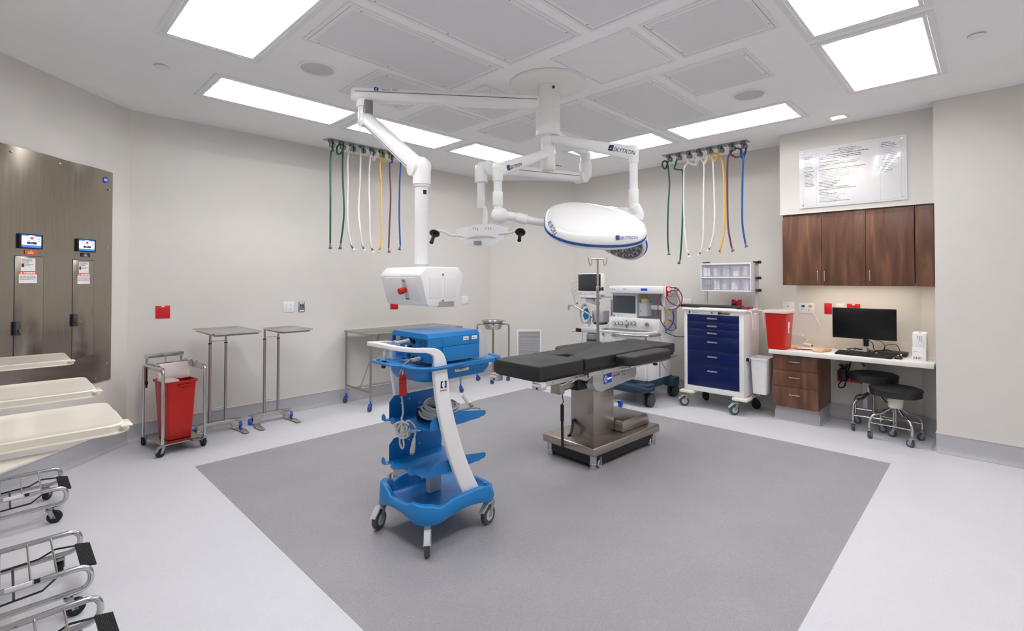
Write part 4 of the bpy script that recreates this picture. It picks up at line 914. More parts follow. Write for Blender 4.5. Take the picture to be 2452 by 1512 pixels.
# ================================================================= blue equipment cart
bc = thing('equipment_cart', 'blue two-shelf equipment cart with a white curved handle in the middle of the room', 'equipment cart', (1.885, 2.49, 0))
def ribbon(b, st, n=4, r=.35):
    """loft of rounded-rectangle sections: (centre, half-width vector, half-thickness vector)"""
    Rg = []
    for c, a, t in st:
        c, a, t = V(c), V(a), V(t); Rg.append([c + a*x + t*y for x, y in rrect(2, 2, r, n)])
    b.loft(Rg); return b
P_ = [((.095, -.22, .235), .058), ((.045, -.22, .335), .055), ((-.015, -.22, .475), .052), ((-.065, -.22, .62), .050), ((-.103, -.22, .76), .048), ((-.125, -.22, .88), .048), ((-.139, -.22, .98), .047), ((-.142, -.22, 1.03), .045), ((-.156, -.22, 1.078), .036), ((-.188, -.22, 1.108), .022), ((-.235, -.218, 1.121), .014), ((-.30, -.205, 1.127), .0125), ((-.365, -.155, 1.137), .0125), ((-.40, -.07, 1.147), .0125), ((-.405, .0, 1.149), .0125)]
full = P_ + [((x, -y, z), w) for (x, y, z), w in P_[-2::-1]]
pts = [V(p) for p, w in full]; ws = [w for p, w in full]; sm = spline(pts, 4); st = []
for i, p in enumerate(sm):
    t = (sm[min(i+1, len(sm)-1)] - sm[max(i-1, 0)]).normalized(); w = lerp(ws, i/(len(sm)-1))
    hzn = V((t.x, t.y, 0)).length; f = 0 if (w > .03) else min(1, (.03-w)/.012)
    bt = V((0, 1, 0)) if i < len(sm)/2 else V((0, -1, 0))
    bh = -(ZU.cross(t)) if hzn > .3 else bt
    if bh.length < .01: bh = bt
    bb = (bt*(1-f) + bh.normalized()*f); bb = (bb - t*bb.dot(t)).normalized(); aa = t.cross(bb)
    st.append((p, aa*w, bb*(.016 if f < .5 else .017)))
ribbon(B(), st).obj('handle_frame', 'white_enamel', bc, 30) if 0 else None
b = B(); ribbon(b, st); hf = b.obj('handle_frame', 'white_enamel', bc, 30)
NF = frame((-.128, -.2368, .905), (1, 0, -.04), (0, -1, 0))
b = B(); s_ = .0125
for sg in (-1, 1):
    b.prism([(sg*.006, -.02), (sg*.021, -.02), (sg*.021, .02), (sg*.006, .02), (sg*.006, .011), (sg*.012, .011), (sg*.012, -.011), (sg*.006, -.011)], 0, .0008, 'xy', Mx=NF @ MX.Translation((.004, .012, 0)))
b.obj('maker_mark', 'ink_navy', hf)
text('COVIDIEN', .0105, NF @ MX.Translation((.004, -.024, .0004)), 'ink_grey', hf, align='CENTER')
# base tub with dipping rim
n_ = 80; oc = []
for k in range(n_):
    a = 2*PI*k/n_; ca, sa = math.cos(a), math.sin(a); q = (abs(ca)**5 + abs(sa)**5)**(-1/5); oc.append((ca*q, sa*q))
def rimz(x, y):
    z = .262
    if x < -.75: z -= .030*max(0, 1-(abs(y-.05)/.55)**4)
    elif y < -.75 or y > .75: z += -.024*math.exp(-((x+.60)/.17)**2) + .004 - (.038*max(0, (x-.45)/.5))
    if x > .75: z -= .036
    if x < -.7 and y > .4: z += .02
    return z
def botz(x, y):
    m = min(abs(x), abs(y)); return .158 + .030*max(0, 1-(m/.62)**2)
def tub(ix, zf): return [(x*(.298-ix) + .012, y*(.276-ix) - .003, zf(x, y)) for x, y in oc]
b = B(); b.loft([tub(.03, lambda x, y: botz(x, y)), tub(.004, lambda x, y: botz(x, y)), tub(.0, lambda x, y: botz(x, y)+.012), tub(.004, lambda x, y: rimz(x, y)-.008), tub(.012, rimz), tub(.034, lambda x, y: rimz(x, y)), tub(.042, lambda x, y: rimz(x, y)-.01), tub(.062, lambda x, y: .198), tub(.09, lambda x, y: .19)])
b.obj('base_tub', 'blue_plastic', bc, 50)
b = B(); b.box(-.03, .06, .02, .06, .192, .29, .003); b.obj('tub_label_box', 'light_grey', bc)
for i, (x, y, r_) in enumerate(((-.225, -.225, 52), (-.245, .215, 25), (.262, -.220, 10), (.25, .24, 20))):
    caster(bc, x, y, .058, .032, .168, R(r_), 'caster_grey', 'tread_grey', 'light_grey', trail=.03, brake='light_grey', stem=.016)
# shelves
for k, z in enumerate((.655, .392)):
    b = B(); b.prism([(-.255, .20), (.20, .20), (.20, -.19), (-.19, -.19), (-.215, -.15), (-.215, -.10), (-.24, -.095), (-.24, -.055), (-.215, -.05), (-.215, .03), (-.255, .06), (-.255, .10), (-.22, .11), (-.22, .15), (-.255, .16)], z, z+.003, 'xy'); sf = b.obj('shelf', 'blue_sheet', bc)
    b = B(); b.prism([(-.205, z), (.20, z), (.20, z+.11), (.17, z+.135), (-.17, z+.135), (-.205, z+.10)], .198, .2015, 'xz'); bk = b.obj('back_flange', 'blue_sheet', sf)
    b = B()
    for hx, hz_ in ((-.12, .08), (-.06, .10), (.02, .06)): b.cyl((hx, .1972, z+hz_), (hx, .203, z+hz_), .005, n=10)
    b.obj('bolt_holes', 'white_plastic', bk)
    b = B(); b.prism([(-.19, z), (-.19, z+.045), (-.165, z+.07), (.02, z+.075), (.225, z+.045), (.236, z+.037), (.236, z+.022), (.225, z+.012), (.06, z)], -.2005, -.197, 'xz'); fr = b.obj('front_flange', 'blue_sheet', sf)
    b = B()
    for hx in (-.15, -.05, .04): b.cyl((hx, -.2012, z+.045), (hx, -.2005, z+.045), .004, n=10)
    b.obj('bolts', 'rim_blue', fr)
    for y0, y1, x in ((.16, .20, -.255), (.06, .10, -.255), (-.095, -.055, -.24)):
        b = B(); b.prism([(y0, z), (y1, z), (y1, z+.03), ((y0+y1)/2, z+.043), (y0, z+.03)], x-.003, x, 'yz'); b.obj('cord_hook', 'blue_sheet', sf)
# top tray with rails and basin
def outl(d=0): return [(x, y) for x, y in rrect(.60-2*d, .475-2*d, .06-min(d, .03), 6, .02, .0)]
zt = 1.02
b = B(); b.loft([[(x, y, zt-.022) for x, y in outl(.012)], [(x, y, zt-.018) for x, y in outl(0)], [(x, y, zt+.002) for x, y in outl(0)], [(x, y, zt+.008) for x, y in outl(.008)], [(x, y, zt+.006) for x, y in outl(.02)], [(x, y, zt-.002) for x, y in outl(.028)]]); tr = b.obj('top_tray', 'blue_plastic', bc, 40)
b = B(); b.tube([(.30, -.215, zt-.004), (.365, -.20, zt-.002), (.372, -.10, zt), (.372, .10, zt), (.365, .20, zt-.002), (.30, .215, zt-.004)], .0125, n=10, rad=.05, flat=.75); b.obj('grab_rail', 'blue_plastic', tr)
b = B(); b.tube([(-.25, -.06, zt-.003), (-.31, -.03, zt), (-.318, .1, zt), (-.31, .235, zt), (-.20, .262, zt-.002), (-.1, .245, zt-.004)], .0115, n=10, rad=.05, flat=.75); b.obj('grab_rail', 'blue_plastic', tr)
b = B(); b.tube([(-.25, -.02, zt-.004), (-.285, -.08, zt-.002), (-.285, -.20, zt-.001), (-.21, -.258, zt), (-.05, -.252, zt), (.02, -.238, zt-.001)], .0115, n=10, rad=.05, flat=.75); b.obj('grab_rail', 'blue_plastic', tr)
def bo(d, w=.55, h=.38): return [(x, y) for x, y in rrect(w-2*d, h-2*d, .07, 6, .04, .0)]
b = B(); b.loft([[(x, y, zt-.018) for x, y in bo(0)], [(x, y, zt-.06) for x, y in bo(.004)], [(x, y, zt-.092) for x, y in bo(.022)], [(x, y, zt-.105) for x, y in bo(.06)]]); bs_ = b.obj('basin', 'blue_plastic', tr, 40)
b = B(); b.box(.0, .11, -.188, -.186, zt-.055, zt-.02, .0005); lb = b.obj('label', 'paper', tr)
text('PT00069T', .018, frame((.008, -.1885, zt-.048), (1, 0, 0), (0, -1, 0)), 'ink_black', lb); text('Serv. due', .009, frame((.05, -.1885, zt-.029), (1, 0, 0), (0, -1, 0)), 'ink_grey', lb)
# ---- the generator on the cart
ge = thing('generator', 'blue electrosurgical generator box with grey front on top of the blue cart', 'generator', (1.868, 2.455, 1.03), 0)
gx0, gx1, gy0, gy1, gh = -.195, .175, -.185, .175, .178
b = B(); b.box(gx0+.012, gx1, gy0, gy1, .012, gh-.03, .004); b.obj('case', 'blue_plastic', ge)
b = B(); b.prism([(gy0-.006, .10), (gy0-.006, gh-.022), (gy0+.012, gh), (gy1-.012, gh), (gy1+.006, gh-.022), (gy1+.006, .10), (gy1+.001, .10), (gy1+.001, gh-.03), (gy0-.001, gh-.03), (gy0-.001, .10)], gx0-.01, gx1-.0, 'yz'); tp = b.obj('top_cover', 'blue_plastic', ge)
b = B(); b.box(gx0+.09, gx1, gy0-.0075, gy0, .012, .099, .002); b.box(gx0+.09, gx1, gy0-.0085, gy0-.004, .101, gh-.028, .002); b.obj('side_panel', 'blue_plastic', ge)
b = B(); b.prism([(gx1, .008), (gx1+.075, .008), (gx1+.078, .03), (gx1+.066, .10), (gx1+.035, .165), (gx1+.015, gh-.002), (gx1, gh)], gy0-.006, gy1+.006, 'xz', bev=.006); b.obj('front_bezel', 'light_grey', ge)
b = B()
for x in (gx0+.05, gx1-.04):
    for y in (gy0+.04, gy1-.04): b.cyl((x, y, 0), (x, y, .016), .014, n=12)
b.obj('rubber_feet', 'black_rubber', ge)
for (x, s1_) in ((.045, 'CH81'), (.112, 'CAL')):
    b = B(); b.box(x, x+.042, gy0-.0095, gy0-.006, .125, .147, .0005); lb = b.obj('sticker', 'paper', ge); text(s1_, .012, frame((x+.006, gy0-.0098, .131), (1, 0, 0), (0, -1, 0)), 'ink_grey', lb)
BK = frame((gx0+.0115, 0, 0), (0, -1, 0), (-1, 0, 0))     # rear panel, x to the right as seen, y up, z out
b = B(); b.box(-gy1+.004, -gy0-.004, .014, gh-.034, -.002, .002, Mx=BK); rp = b.obj('rear_panel', 'blue_sheet', ge)
b = B()
for (u0, v0, nu, nv) in ((-.115, .105, 4, 6), (-.145, .03, 5, 5), (.075, .085, 5, 7)):
    for i in range(nu):
        for j in range(nv): b.box(u0+i*.0145, u0+i*.0145+.010, v0+j*.0072, v0+j*.0072+.0038, .001, .0025, Mx=BK)
b.obj('vent_slots', 'ink_black', rp)
b = B()
for (u, v, r_) in ((-.012, .128, .013), (.024, .122, .012), (-.010, .088, .011), (.024, .083, .011), (.02, .03, .009), (.045, .026, .009), (.098, .028, .008)):
    b.cyl(BK @ V((u, v, 0)), BK @ V((u, v, .010)), r_, n=18); b.cyl(BK @ V((u, v, .008)), BK @ V((u, v, .016)), r_*.62, n=14)
b.obj('connectors', 'black_plastic', rp)
b = B()
for (u0, u1, v0, v1) in ((-.165, -.122, .085, .142), (-.068, -.048, .075, .098)): b.box(u0, u1, v0, v1, .001, .003, Mx=BK)
lb = b.obj('rating_labels', 'paper', rp)
text('FORCE FX\nElectrosurgical\nUnit  240 V\n50 Hz', .0085, BK @ MX.Translation((-.163, .131, .0032)), 'ink_grey', lb)
b = B(); b.box(-.045, -.012, .025, .05, .001, .004, .001, Mx=BK); b.obj('power_inlet', 'black_plastic', rp)
# cable from the rear socket, over the handle, with a black-tipped plug
cb = thing('foot_switch_cable', 'grey cable plugged into the generator and hung over the tray edge with a black tip', 'cable', (1.868, 2.455, 1.158))
S = ge.location + (BK @ V((-.012, .128, .012)))
b = B(); b.cyl(S, S + V((-.07, .028, -.012)), .0115, .010, n=14, bev=.002); b.cyl(S + V((.004, 0, 0)), S + V((-.018, .006, -.003)), .0135, n=14); b.wobj('plug_body', 'cable_grey', cb)
e = dp(918, 882, 2.97); e0 = dp(922, 842, 2.97)
b = B(); b.tube([S + V((-.065, .026, -.011)), dp(945, 818, 2.93), dp(932, 828, 2.95), e0], .0065, n=8, smooth=8); b.wobj('cord', 'cable_grey', cb)
b = B(); b.cyl(e0, dp(920, 864, 2.97), .0105, .0125, n=14, bev=.002); b.wobj('end_plug', 'cable_grey', cb)
b = B(); b.cyl(dp(920, 863, 2.97), e, .0125, .0125, n=14, bev=.002); b.wobj('black_tip', 'black_plastic', cb)
# power cord with red tag, bundled
pc = thing('power_cord', 'grey mains cord looping from the generator down to a bundle with a plug', 'cord', (1.64, 2.40, .55))
S2 = ge.location + (BK @ V((.098, .034, .01)))
b = B(); b.box(-.012, .012, -.010, .010, -.0, .05, .003, Mx=frame(S2, (0, 1, 0), (-1, .1, -.1))); b.wobj('socket_plug', 'cable_grey', pc)
D_ = 2.86; path = [S2 + V((-.045, .005, -.006)), dp(985, 861, 2.84), dp(968, 875, D_), dp(957, 900, D_), dp(958, 930, D_), dp(963, 960, D_), dp(965, 990, D_), dp(962, 1006, D_)]
for k in range(34):      # hanging figure-of-eight bundle
    a = k*2*PI/7; r1 = 12 + 6*math.sin(k*1.3); path.append(dp(964 + r1*math.cos(a)*1.15 + 3*math.sin(k*2.1), 1026 + (20 + 5*math.sin(k*.9))*math.sin(a), D_ + .012*math.sin(k*2.4)))
path += [dp(957, 1055, D_), dp(962, 1074, D_), dp(967, 1068, D_), dp(965, 1040, D_), dp(975, 1008, D_), dp(990, 1018, D_), dp(995, 1030, D_), dp(992, 1052, D_)]
b = B(); b.tube(path, .0055, n=7, smooth=4); b.wobj('cord', 'cable_grey', pc)
p0, p1 = dp(992, 1050, D_), dp(988, 1078, D_)
b = B(); b.cyl(p0, p1, .009, .016, n=14, bev=.002); b.cyl(p1, dp(987, 1084, D_), .016, .014, n=14); b.wobj('mains_plug', 'cable_grey', pc)
b = B()
for u in (-4, 0, 3): b.cyl(dp(987+u, 1083, D_), dp(986.5+u, 1090, D_), .0025, n=6)
b.wobj('prongs', 'steel_bright', pc)
tg = thing('red_tag', 'red cardboard tag hanging on the mains cord of the blue cart', 'tag', dp(963, 897, 2.84))
b = B(); f = [dp(x, y, 2.835) for x, y in ((955, 898), (958, 895.5), (970, 895.5), (972.5, 898), (974.5, 946), (956, 951))]; b.loft([f, [q + FH*.0015 for q in f]]); ct = b.wobj('card', 'red_tag', tg, 20)
b = B(); b.tube([dp(964, 898, 2.833), dp(962.5, 885, 2.85), dp(960, 878, D_), dp(965, 884, 2.85), dp(964.5, 898, 2.833)], .001, n=5, smooth=4); b.wobj('string', 'white_plastic', tg)
Tf = frame(dp(958.5, 905, 2.8335), RH, -FH)
wtext('DO NOT\nREMOVE\nTHIS TAG\n\nTEST DATE\n\nBY', .0078, Tf, 'dark_red', ct, line=1.15, ext=.0003)
# coiled cable on the shelf
cc_ = thing('coiled_cable', 'thick coil of grey cable lying on the upper shelf of the blue cart', 'cable', (1.90, 2.49, .66))
path = []
cx_, cy_ = .0, -.02
for k in range(84):
    a = k*2*PI/12; tn = k/12; rr = .082 + .010*math.sin(tn*2.2) + .006*math.sin(k*.7)
    path.append(V((1.86 + cx_ + (rr*1.25)*math.cos(a) + .006*tn, 2.47 + cy_ + rr*1.0*math.sin(a) + .0, .676 + .0075*tn + (.04*(math.sin(a)*.5+.5)) + .004*math.sin(k*1.7))))
path += [V((1.98, 2.40, .70)), V((2.06, 2.36, .71)), V((2.12, 2.34, .70)), V((2.10, 2.32, .675))]
b = B(); b.tube(path, .0075, n=8, smooth=4); b.obj('cord', 'cable_grey', cc_, Mx=W(cc_))
b = B(); b.tube([dp(1112, 948, 2.92), dp(1120, 958, 2.9), dp(1128, 970, 2.88)], [.017, .02, .013], n=12, smooth=4); b.wobj('wrapped_plug', 'glove_grey', cc_)
b = B(); b.cyl(dp(1126, 967, 2.88), dp(1130, 974, 2.87), .012, n=14); b.wobj('plug_face', 'mid_grey', cc_)
fs = thing('foot_switch', 'black foot switch box lying inside the grey cable coil', 'foot switch', (1.86, 2.49, .6605))
b = B(); b.box(-.05, .075, -.05, .055, 0, .055, .006); b.box(-.085, -.05, -.02, .05, 0, .075, .004); b.obj('pedal_body', 'black_plastic', fs)
# ================================================================= operating table
ot = thing('operating_table', 'operating table with thick black pads on a brushed steel column', 'operating table', (3.70, 2.56, 0), R(-2.6))
def pad(name, pts, z0, z1, bev=.012): 
    b = B(); b.prism(pts, z0, z1, 'xy', bev=bev); o = b.obj(name, 'black_vinyl', ot, 50); return o
ZP0, ZP1 = .79, .885
pad('leg_pad', [(-.985, -.255), (-.475, -.255), (-.475, -.07), (-.475, .07), (-.475, .255), (-.985, .255)], ZP0-.012, ZP1)
pad('seat_pad', [(-.455, -.255), (.63, -.255), (.63, .255), (-.455, .255), (-.455, .06), (-.34, .05), (-.33, -.03), (-.36, -.06), (-.455, -.07)], ZP0, ZP1)
pad('head_pad', [(.645, -.255), (.955, -.255), (.955, .255), (.645, .255)], ZP0, ZP1)
for sy, x0, x1, nm in ((-1, -.085, .60, 'arm_board_pad'), (1, -.10, .52, 'arm_board_pad')):
    y0, y1 = sy*.27, sy*.44; pts = [(x0, y0), (x1-.03, y0), (x1, y0+sy*.03), (x1, y1-sy*.05), (x1-.06, y1), (x0+.06, y1-sy*.0), (x0, y1-sy*.06)]
    b = B(); b.prism(pts, ZP0+.005, ZP1-.005, 'xy', bev=.02); b.obj(nm, 'black_vinyl', ot, 50)
    b = B(); b.box(x0+.05, x1+.06, min(y0+sy*.03, y1-sy*.04), max(y0+sy*.03, y1-sy*.04), ZP0-.012, ZP0+.006, .002); b.box(x0+.12, x1+.13, sy*.30-.006, sy*.30+.006, ZP0-.03, ZP0, .002); b.obj('arm_board', 'steel_bright', ot)
# deck, rails
b = B(); b.box(-.97, -.48, -.24, .24, ZP0-.026, ZP0-.010, .003); b.box(-.46, .95, -.24, .24, ZP0-.020, ZP0, .003); b.obj('deck', 'dark_grey', ot)
for sy in (-1, 1):
    for (x0, x1) in ((-.94, -.50), (-.44, .60), (.66, .99)):
        b = B(); b.box(x0, x1, sy*.272-.005, sy*.272+.005, ZP0-.05, ZP0-.014, .002); rl = b.obj('side_rail', 'steel_bright', ot)
        for k in range(3):
            x = x0 + (x1-x0)*(k+.5)/3; b = B(); b.cyl((x, sy*.24, ZP0-.032), (x, sy*.2785, ZP0-.032), .007, n=12); b.obj('rail_bolt', 'steel', rl)
    b = B(); b.box(-1.0, -.935, sy*.235-.045, sy*.235+.045, ZP0-.075, ZP0-.02, .008); ec = b.obj('leg_end_cap', 'light_grey', ot)
    b = B(); b.box(-1.002, -.999, sy*.235-.035, sy*.235+.035, ZP0-.045, ZP0-.022); b.box(-.99, -.95, sy*.28-.001, sy*.28+.0012, ZP0-.048, ZP0-.026); lb = b.obj('caution_label', 'paper', ec)
    b = B(); b.box(-1.0025, -.9985, sy*.235-.035, sy*.235+.035, ZP0-.029, ZP0-.022); b.obj('caution_stripe', 'orange', ec)
    b = B(); b.cyl((-1.003, sy*.235-.01, ZP0-.06), (-.99, sy*.235-.01, ZP0-.06), .008, n=12); b.obj('release_knob', 'black_plastic', ec)
# head end fittings
b = B(); b.cyl((.55, -.33, ZP0-.02), (.60, -.36, ZP0-.115), .006, n=10); b.obj('lever', 'steel_bright', ot)
b = B(); b.cyl((.46, -.33, ZP0-.012), (.46, -.33, ZP0-.04), .008, n=10); b.cyl((.46, -.33, ZP0-.035), (.46, -.33, ZP0-.055), .022, n=16, bev=.005); b.obj('knob', 'black_plastic', ot)
# slide housing under the seat
HS = [(-.30, .765), (.33, .775), (.335, .655), (.30, .62), (-.20, .575), (-.27, .60), (-.31, .66)]
b = B(); b.prism(HS, -.215, .215, 'xz', bev=.008); hs_ = b.obj('slide_housing', 'white_metal_grey', ot)
HF = frame((-.165, -.2155, .655), (1, 0, .075), (0, -1, 0))
b = B(); b.box(0, .115, -.022, .058, 0, .001, Mx=HF); lb = b.obj('blue_badge', 'logo_blue', hs_)
b = B(); b.prism([(.033 + .022*math.cos(a), .018 + .03*math.sin(a)) for a in [2*PI*k/28 for k in range(28)]], .0009, .0015, 'xy', Mx=HF); b.prism([(.028, .03), (.05, .012), (.052, .03), (.04, .018), (.05, -.012), (.036, -.012), (.03, .005), (.018, -.01), (.018, .01)], .0014, .002, 'xy', Mx=HF) if 0 else None; b.obj('round_mark', 'white_ink', hs_)
b = B(); b.prism([(.022, .018), (.042, .04), (.047, .034), (.032, .018), (.046, -.004), (.040, -.008)], .0015, .0021, 'xy', Mx=HF); b.obj('round_mark_arrow', 'logo_blue', hs_)
text('skytron', .026, HF @ MX.Translation((.055, .008, .001)), 'screen_white', hs_, sx=.72)
b = B(); b.box(.115, .245, -.022, .058, 0, .0008, Mx=HF); b.obj('model_plate', 'light_grey', hs_)
text('1500 BZ Slider', .024, HF @ MX.Translation((.135, .012, .001)), 'rim_blue', hs_, sx=.72)
b = B()
for u in (.28, .31):
    for v in (.0, .03): b.cyl(HF @ V((u, v, -.001)), HF @ V((u, v, .0015)), .0045, n=8)
b.cyl(HF @ V((.055, .075, -.001)), HF @ V((.055, .075, .004)), .006, n=8); b.obj('housing_screws', 'dark_grey', hs_)
b = B(); b.box(-.34, -.28, -.16, .0, .655, .72, .004); b.obj('joint_block', 'black_plastic', ot)
b = B(); b.cyl((-.43, -.235, .735), (-.43, -.18, .735), .032, n=24, bev=.004); b.cyl((-.43, -.24, .735), (-.43, -.23, .735), .012, n=14); b.obj('hinge_disc', 'steel_bright', ot)
b = B(); b.cyl((-.40, -.215, .70), (-.27, -.215, .745), .006, n=10); b.cyl((-.60, -.215, .705), (-.44, -.215, .745), .006, n=10); b.cyl((-.70, -.20, .70), (-.56, -.205, .715), .012, n=12); b.obj('linkage_rods', 'steel_bright', ot)
b = B(); b.box(-.72, -.46, -.19, -.10, .715, .745, .004); b.box(-.70, -.4, .0, .12, .70, .745, .004); b.obj('leg_actuator_bracket', 'dark_grey', ot)
b = B(); b.cyl((-.60, -.10, .655), (-.33, -.06, .66), .04, n=22, bev=.006); b.box(-.645, -.585, -.15, -.05, .61, .70, .006); b.obj('drive_motor', 'steel', ot)
b = B(); b.box(-.40, -.26, -.13, .10, .60, .70, .01); b.obj('motor_cover', 'black_plastic', ot)
# column, base, hood
b = B(); b.box(-.225, .065, -.155, .09, .175, .66, .004); b.obj('column', 'steel', ot)
b = B(); b.box(-.232, .072, -.162, .097, .175, .186, .002); b.obj('column_skirt', 'steel', ot)
b = B(); b.box(-.435, .545, -.325, .235, .115, .185, .014, seg=3); b.obj('base', 'steel', ot)
b = B(); b.box(-.40, .51, -.29, .205, .035, .118, .002); b.obj('chassis', 'black_plastic', ot)
b = B(); b.prism([(.075, .184), (.075, .265), (.10, .29), (.445, .29), (.50, .25), (.50, .184)], -.245, .155, 'xz', bev=.02); b.obj('base_hood', 'steel', ot)
for sx, sy in ((-.38, -.27), (-.38, .18), (.50, -.27), (.50, .18)):
    b = B(); b.cyl((sx, sy, .03), (sx, sy, .118), .028, n=20); b.cyl((sx, sy, .03), (sx, sy, .05), .031, n=20, bev=.003); b.cyl((sx, sy, .022), (sx, sy, .03), .022, n=16); b.cyl((sx, sy, 0.001), (sx, sy, .022), .032, .030, n=20); b.obj('levelling_foot', 'chrome', ot)
for sx, sy in ((-.31, -.28), (.46, -.28), (-.31, .19), (.46, .19)): caster(ot, sx, sy, .034, .022, .10, R(10), 'zinc', 'light_grey', trail=.008)
# coiled control cord
b = B(); c0 = V((-.66, -.10, .0)); pts = [(-.560, -.10, .605), (-.553, -.10, .56), (-.545, -.10, .535), (-.560, -.10, .515)]
pts = [V(p) for p in pts]
for k in range(150):
    a = k*2*PI/6.0; z = .51 - .13*k/150*1.0; pts.append(V((-.560 + .012*math.cos(a), -.10 + .012*math.sin(a), z)))
pts += [V((-.557, -.10, .37)), V((-.555, -.10, .30)), V((-.553, -.09, .19)), V((-.53, -.06, .135)), V((-.48, -.03, .13)), V((-.432, -.02, .145))]
b.tube(pts, .0038, n=6); b.obj('coiled_cord', 'cable_black', ot)
b = B(); b.tube([(-.560, -.10, .38), (-.557, -.10, .2), (-.553, -.095, .16)], .011, n=10); b.obj('cord_sleeve', 'cable_black', ot)
b = B(); b.tube([(-.235, .06, .30), (-.25, .05, .26), (-.30, .03, .20), (-.34, .02, .188)], .012, n=8, smooth=6); b.obj('drive_cable', 'cable_black', ot)
# ================================================================= right side
# ---- anaesthesia machine (faces -x; built in room coordinates)
an = thing('anesthesia_machine', 'white anesthesia machine with a grey screen and dark blue wheeled base at the right wall', 'anesthesia machine', (5.7, 3.29, 0))
def AB(name, m, *boxes, bev=.006, par=None):
    b = B()
    for q in boxes: b.box(*q, bev)
    return b.wobj(name, m, par or an)
X0 = 5.70
AB('top_visor', 'white_plastic', (5.58, 6.05, 2.88, 3.635, 1.335, 1.428), bev=.012)
b = B(); b.prism([(5.60, 1.338), (5.70, 1.29), (5.74, 1.29), (5.74, 1.338)], 3.31, 3.62, 'xz'); b.wobj('visor_lip', 'white_plastic', an)
AB('screen_housing', 'white_plastic', (X0, 6.05, 3.295, 3.665, 1.00, 1.34), bev=.01)
sc2 = AB('screen_bezel', 'dark_grey', (X0-.010, X0+.01, 3.315, 3.65, 1.072, 1.322), bev=.006)
AB('display', 'screen_slate', (X0-.012, X0, 3.325, 3.640, 1.082, 1.305), bev=.001, par=sc2)
AB('compartment', 'white_plastic', (5.98, 6.05, 2.93, 3.30, .98, 1.34), (X0, 6.05, 2.925, 2.955, .98, 1.34), bev=.004)
AB('side_column', 'light_grey', (5.74, 6.02, 2.905, 2.925, .88, 1.34), bev=.004)
AB('lower_console', 'white_plastic', (5.62, 6.05, 2.94, 3.665, .872, 1.015), bev=.01)
MK = MX(((0, 0, -1, 0), (-1, 0, 0, 0), (0, 1, 0, 0), (0, 0, 0, 1)))    # local x -> -y (right as seen), y -> z, z -> -x
def AF(y, z, x): return MX.Translation((x, y, z)) @ MK
wtext('FABIUS GS', .018, AF(3.62, 1.38, 5.5795), 'ink_grey', an); wtext('Drager', .016, AF(3.42, 1.385, 5.5795), 'ink_black', an)
AB('blue_sticker', 'logo_blue', (5.578, 5.585, 3.08, 3.17, 1.37, 1.40), bev=.0005)
for k, px in enumerate((1470.5, 1479, 1487.6, 1501, 1510, 1519)):
    p = xp(px, 773.5, 5.62); r_ = .024 if k % 3 != 1 else .019
    b = B(); b.cyl((5.618, p.y, p.z), (5.606, p.y, p.z), r_, n=24); g = b.wobj('gauge', ('caster_grey', 'green_mark', 'mid_grey')[k % 3], an)
    b = B(); b.cyl((5.607, p.y, p.z), (5.604, p.y, p.z), r_*.82, n=24); b.wobj('dial', 'paper', g)
    b = B(); b.box(-.0015, .0015, 0, r_*.7, 0, .0008, Mx=AF(p.y, p.z, 5.6035) @ MX.Rotation(R(-40), 4, 'Z')); b.wobj('needle', 'ink_black', g)
p = xp(1550, 777, 5.62); b = B(); b.cyl((5.62, p.y, p.z), (5.60, p.y, p.z), .024, n=24, bev=.003); b.cyl((5.60, p.y, p.z), (5.585, p.y, p.z), .014, n=16); b.wobj('selector_knob', 'steel', an)
AB('flow_tube', 'mid_grey', (5.608, 5.62, 3.39, 3.405, .89, .99), bev=.001)
for k, px in enumerate((1471, 1481, 1489)):
    p = xp(px, 756, X0); b = B(); b.cyl((X0-.001, p.y, p.z), (X0-.006, p.y, p.z), .012, n=18); b.wobj('key', 'green_mark' if k == 0 else 'light_grey', an)
# vaporiser
AB('vaporizer', 'light_grey', (5.66, 5.80, 3.13, 3.245, 1.045, 1.215), bev=.012); b = B(); b.cyl((5.73, 3.19, 1.21), (5.73, 3.19, 1.245), .05, n=28, bev=.004); vp = b.wobj('vaporizer_dial', 'light_grey', an)
b = B(); b.cyl((5.73, 3.19, 1.243), (5.73, 3.19, 1.268), .048, n=28, bev=.004); b.wobj('yellow_cap', 'yellow', vp)
wtext('%', .03, AF(3.23, 1.10, 5.659), 'ink_black', an)
AB('vaporizer_bar', 'white_plastic', (5.76, 5.84, 2.96, 3.14, 1.13, 1.185), bev=.004)
# worktop with rail
b = B(); f = [(5.36, 3.64), (5.335, 3.60), (5.335, 3.10), (5.40, 3.0), (5.62, 2.965), (5.75, 2.965), (5.75, 3.66)]
b.prism(f, .842, .872, 'xy', bev=.006); b.wobj('worktop', 'white_plastic', an)
b = B(); b.prism([(5.345, 3.58), (5.345, 3.12), (5.41, 3.02), (5.61, 2.99), (5.61, 3.63), (5.37, 3.63)], .8722, .8745, 'xy'); b.wobj('steel_mat', 'steel', an)
b = B(); b.tube([(5.40, 3.42, .835), (5.335, 3.42, .835), (5.305, 3.39, .835), (5.305, 3.09, .835), (5.38, 2.955, .835), (5.62, 2.93, .835)], .016, n=12, rad=.04); b.wobj('grab_rail', 'steel_bright', an)
b = B(); b.cyl((5.335, 3.565, .815), (5.327, 3.565, .815), .016, n=18); b.wobj('round_badge', 'green_mark', an)
AB('drawer', 'white_plastic', (5.35, 5.80, 3.04, 3.63, .715, .842), (5.36, 5.80, 3.04, 3.63, .60, .71), bev=.008)
AB('drawer_pull', 'mid_grey', (5.345, 5.352, 3.40, 3.46, .80, .808), bev=.001)
AB('cabinet', 'white_plastic', (5.42, 5.98, 3.02, 3.60, .28, .60), (5.44, 6.0, 2.985, 3.02, .28, .85), bev=.01)
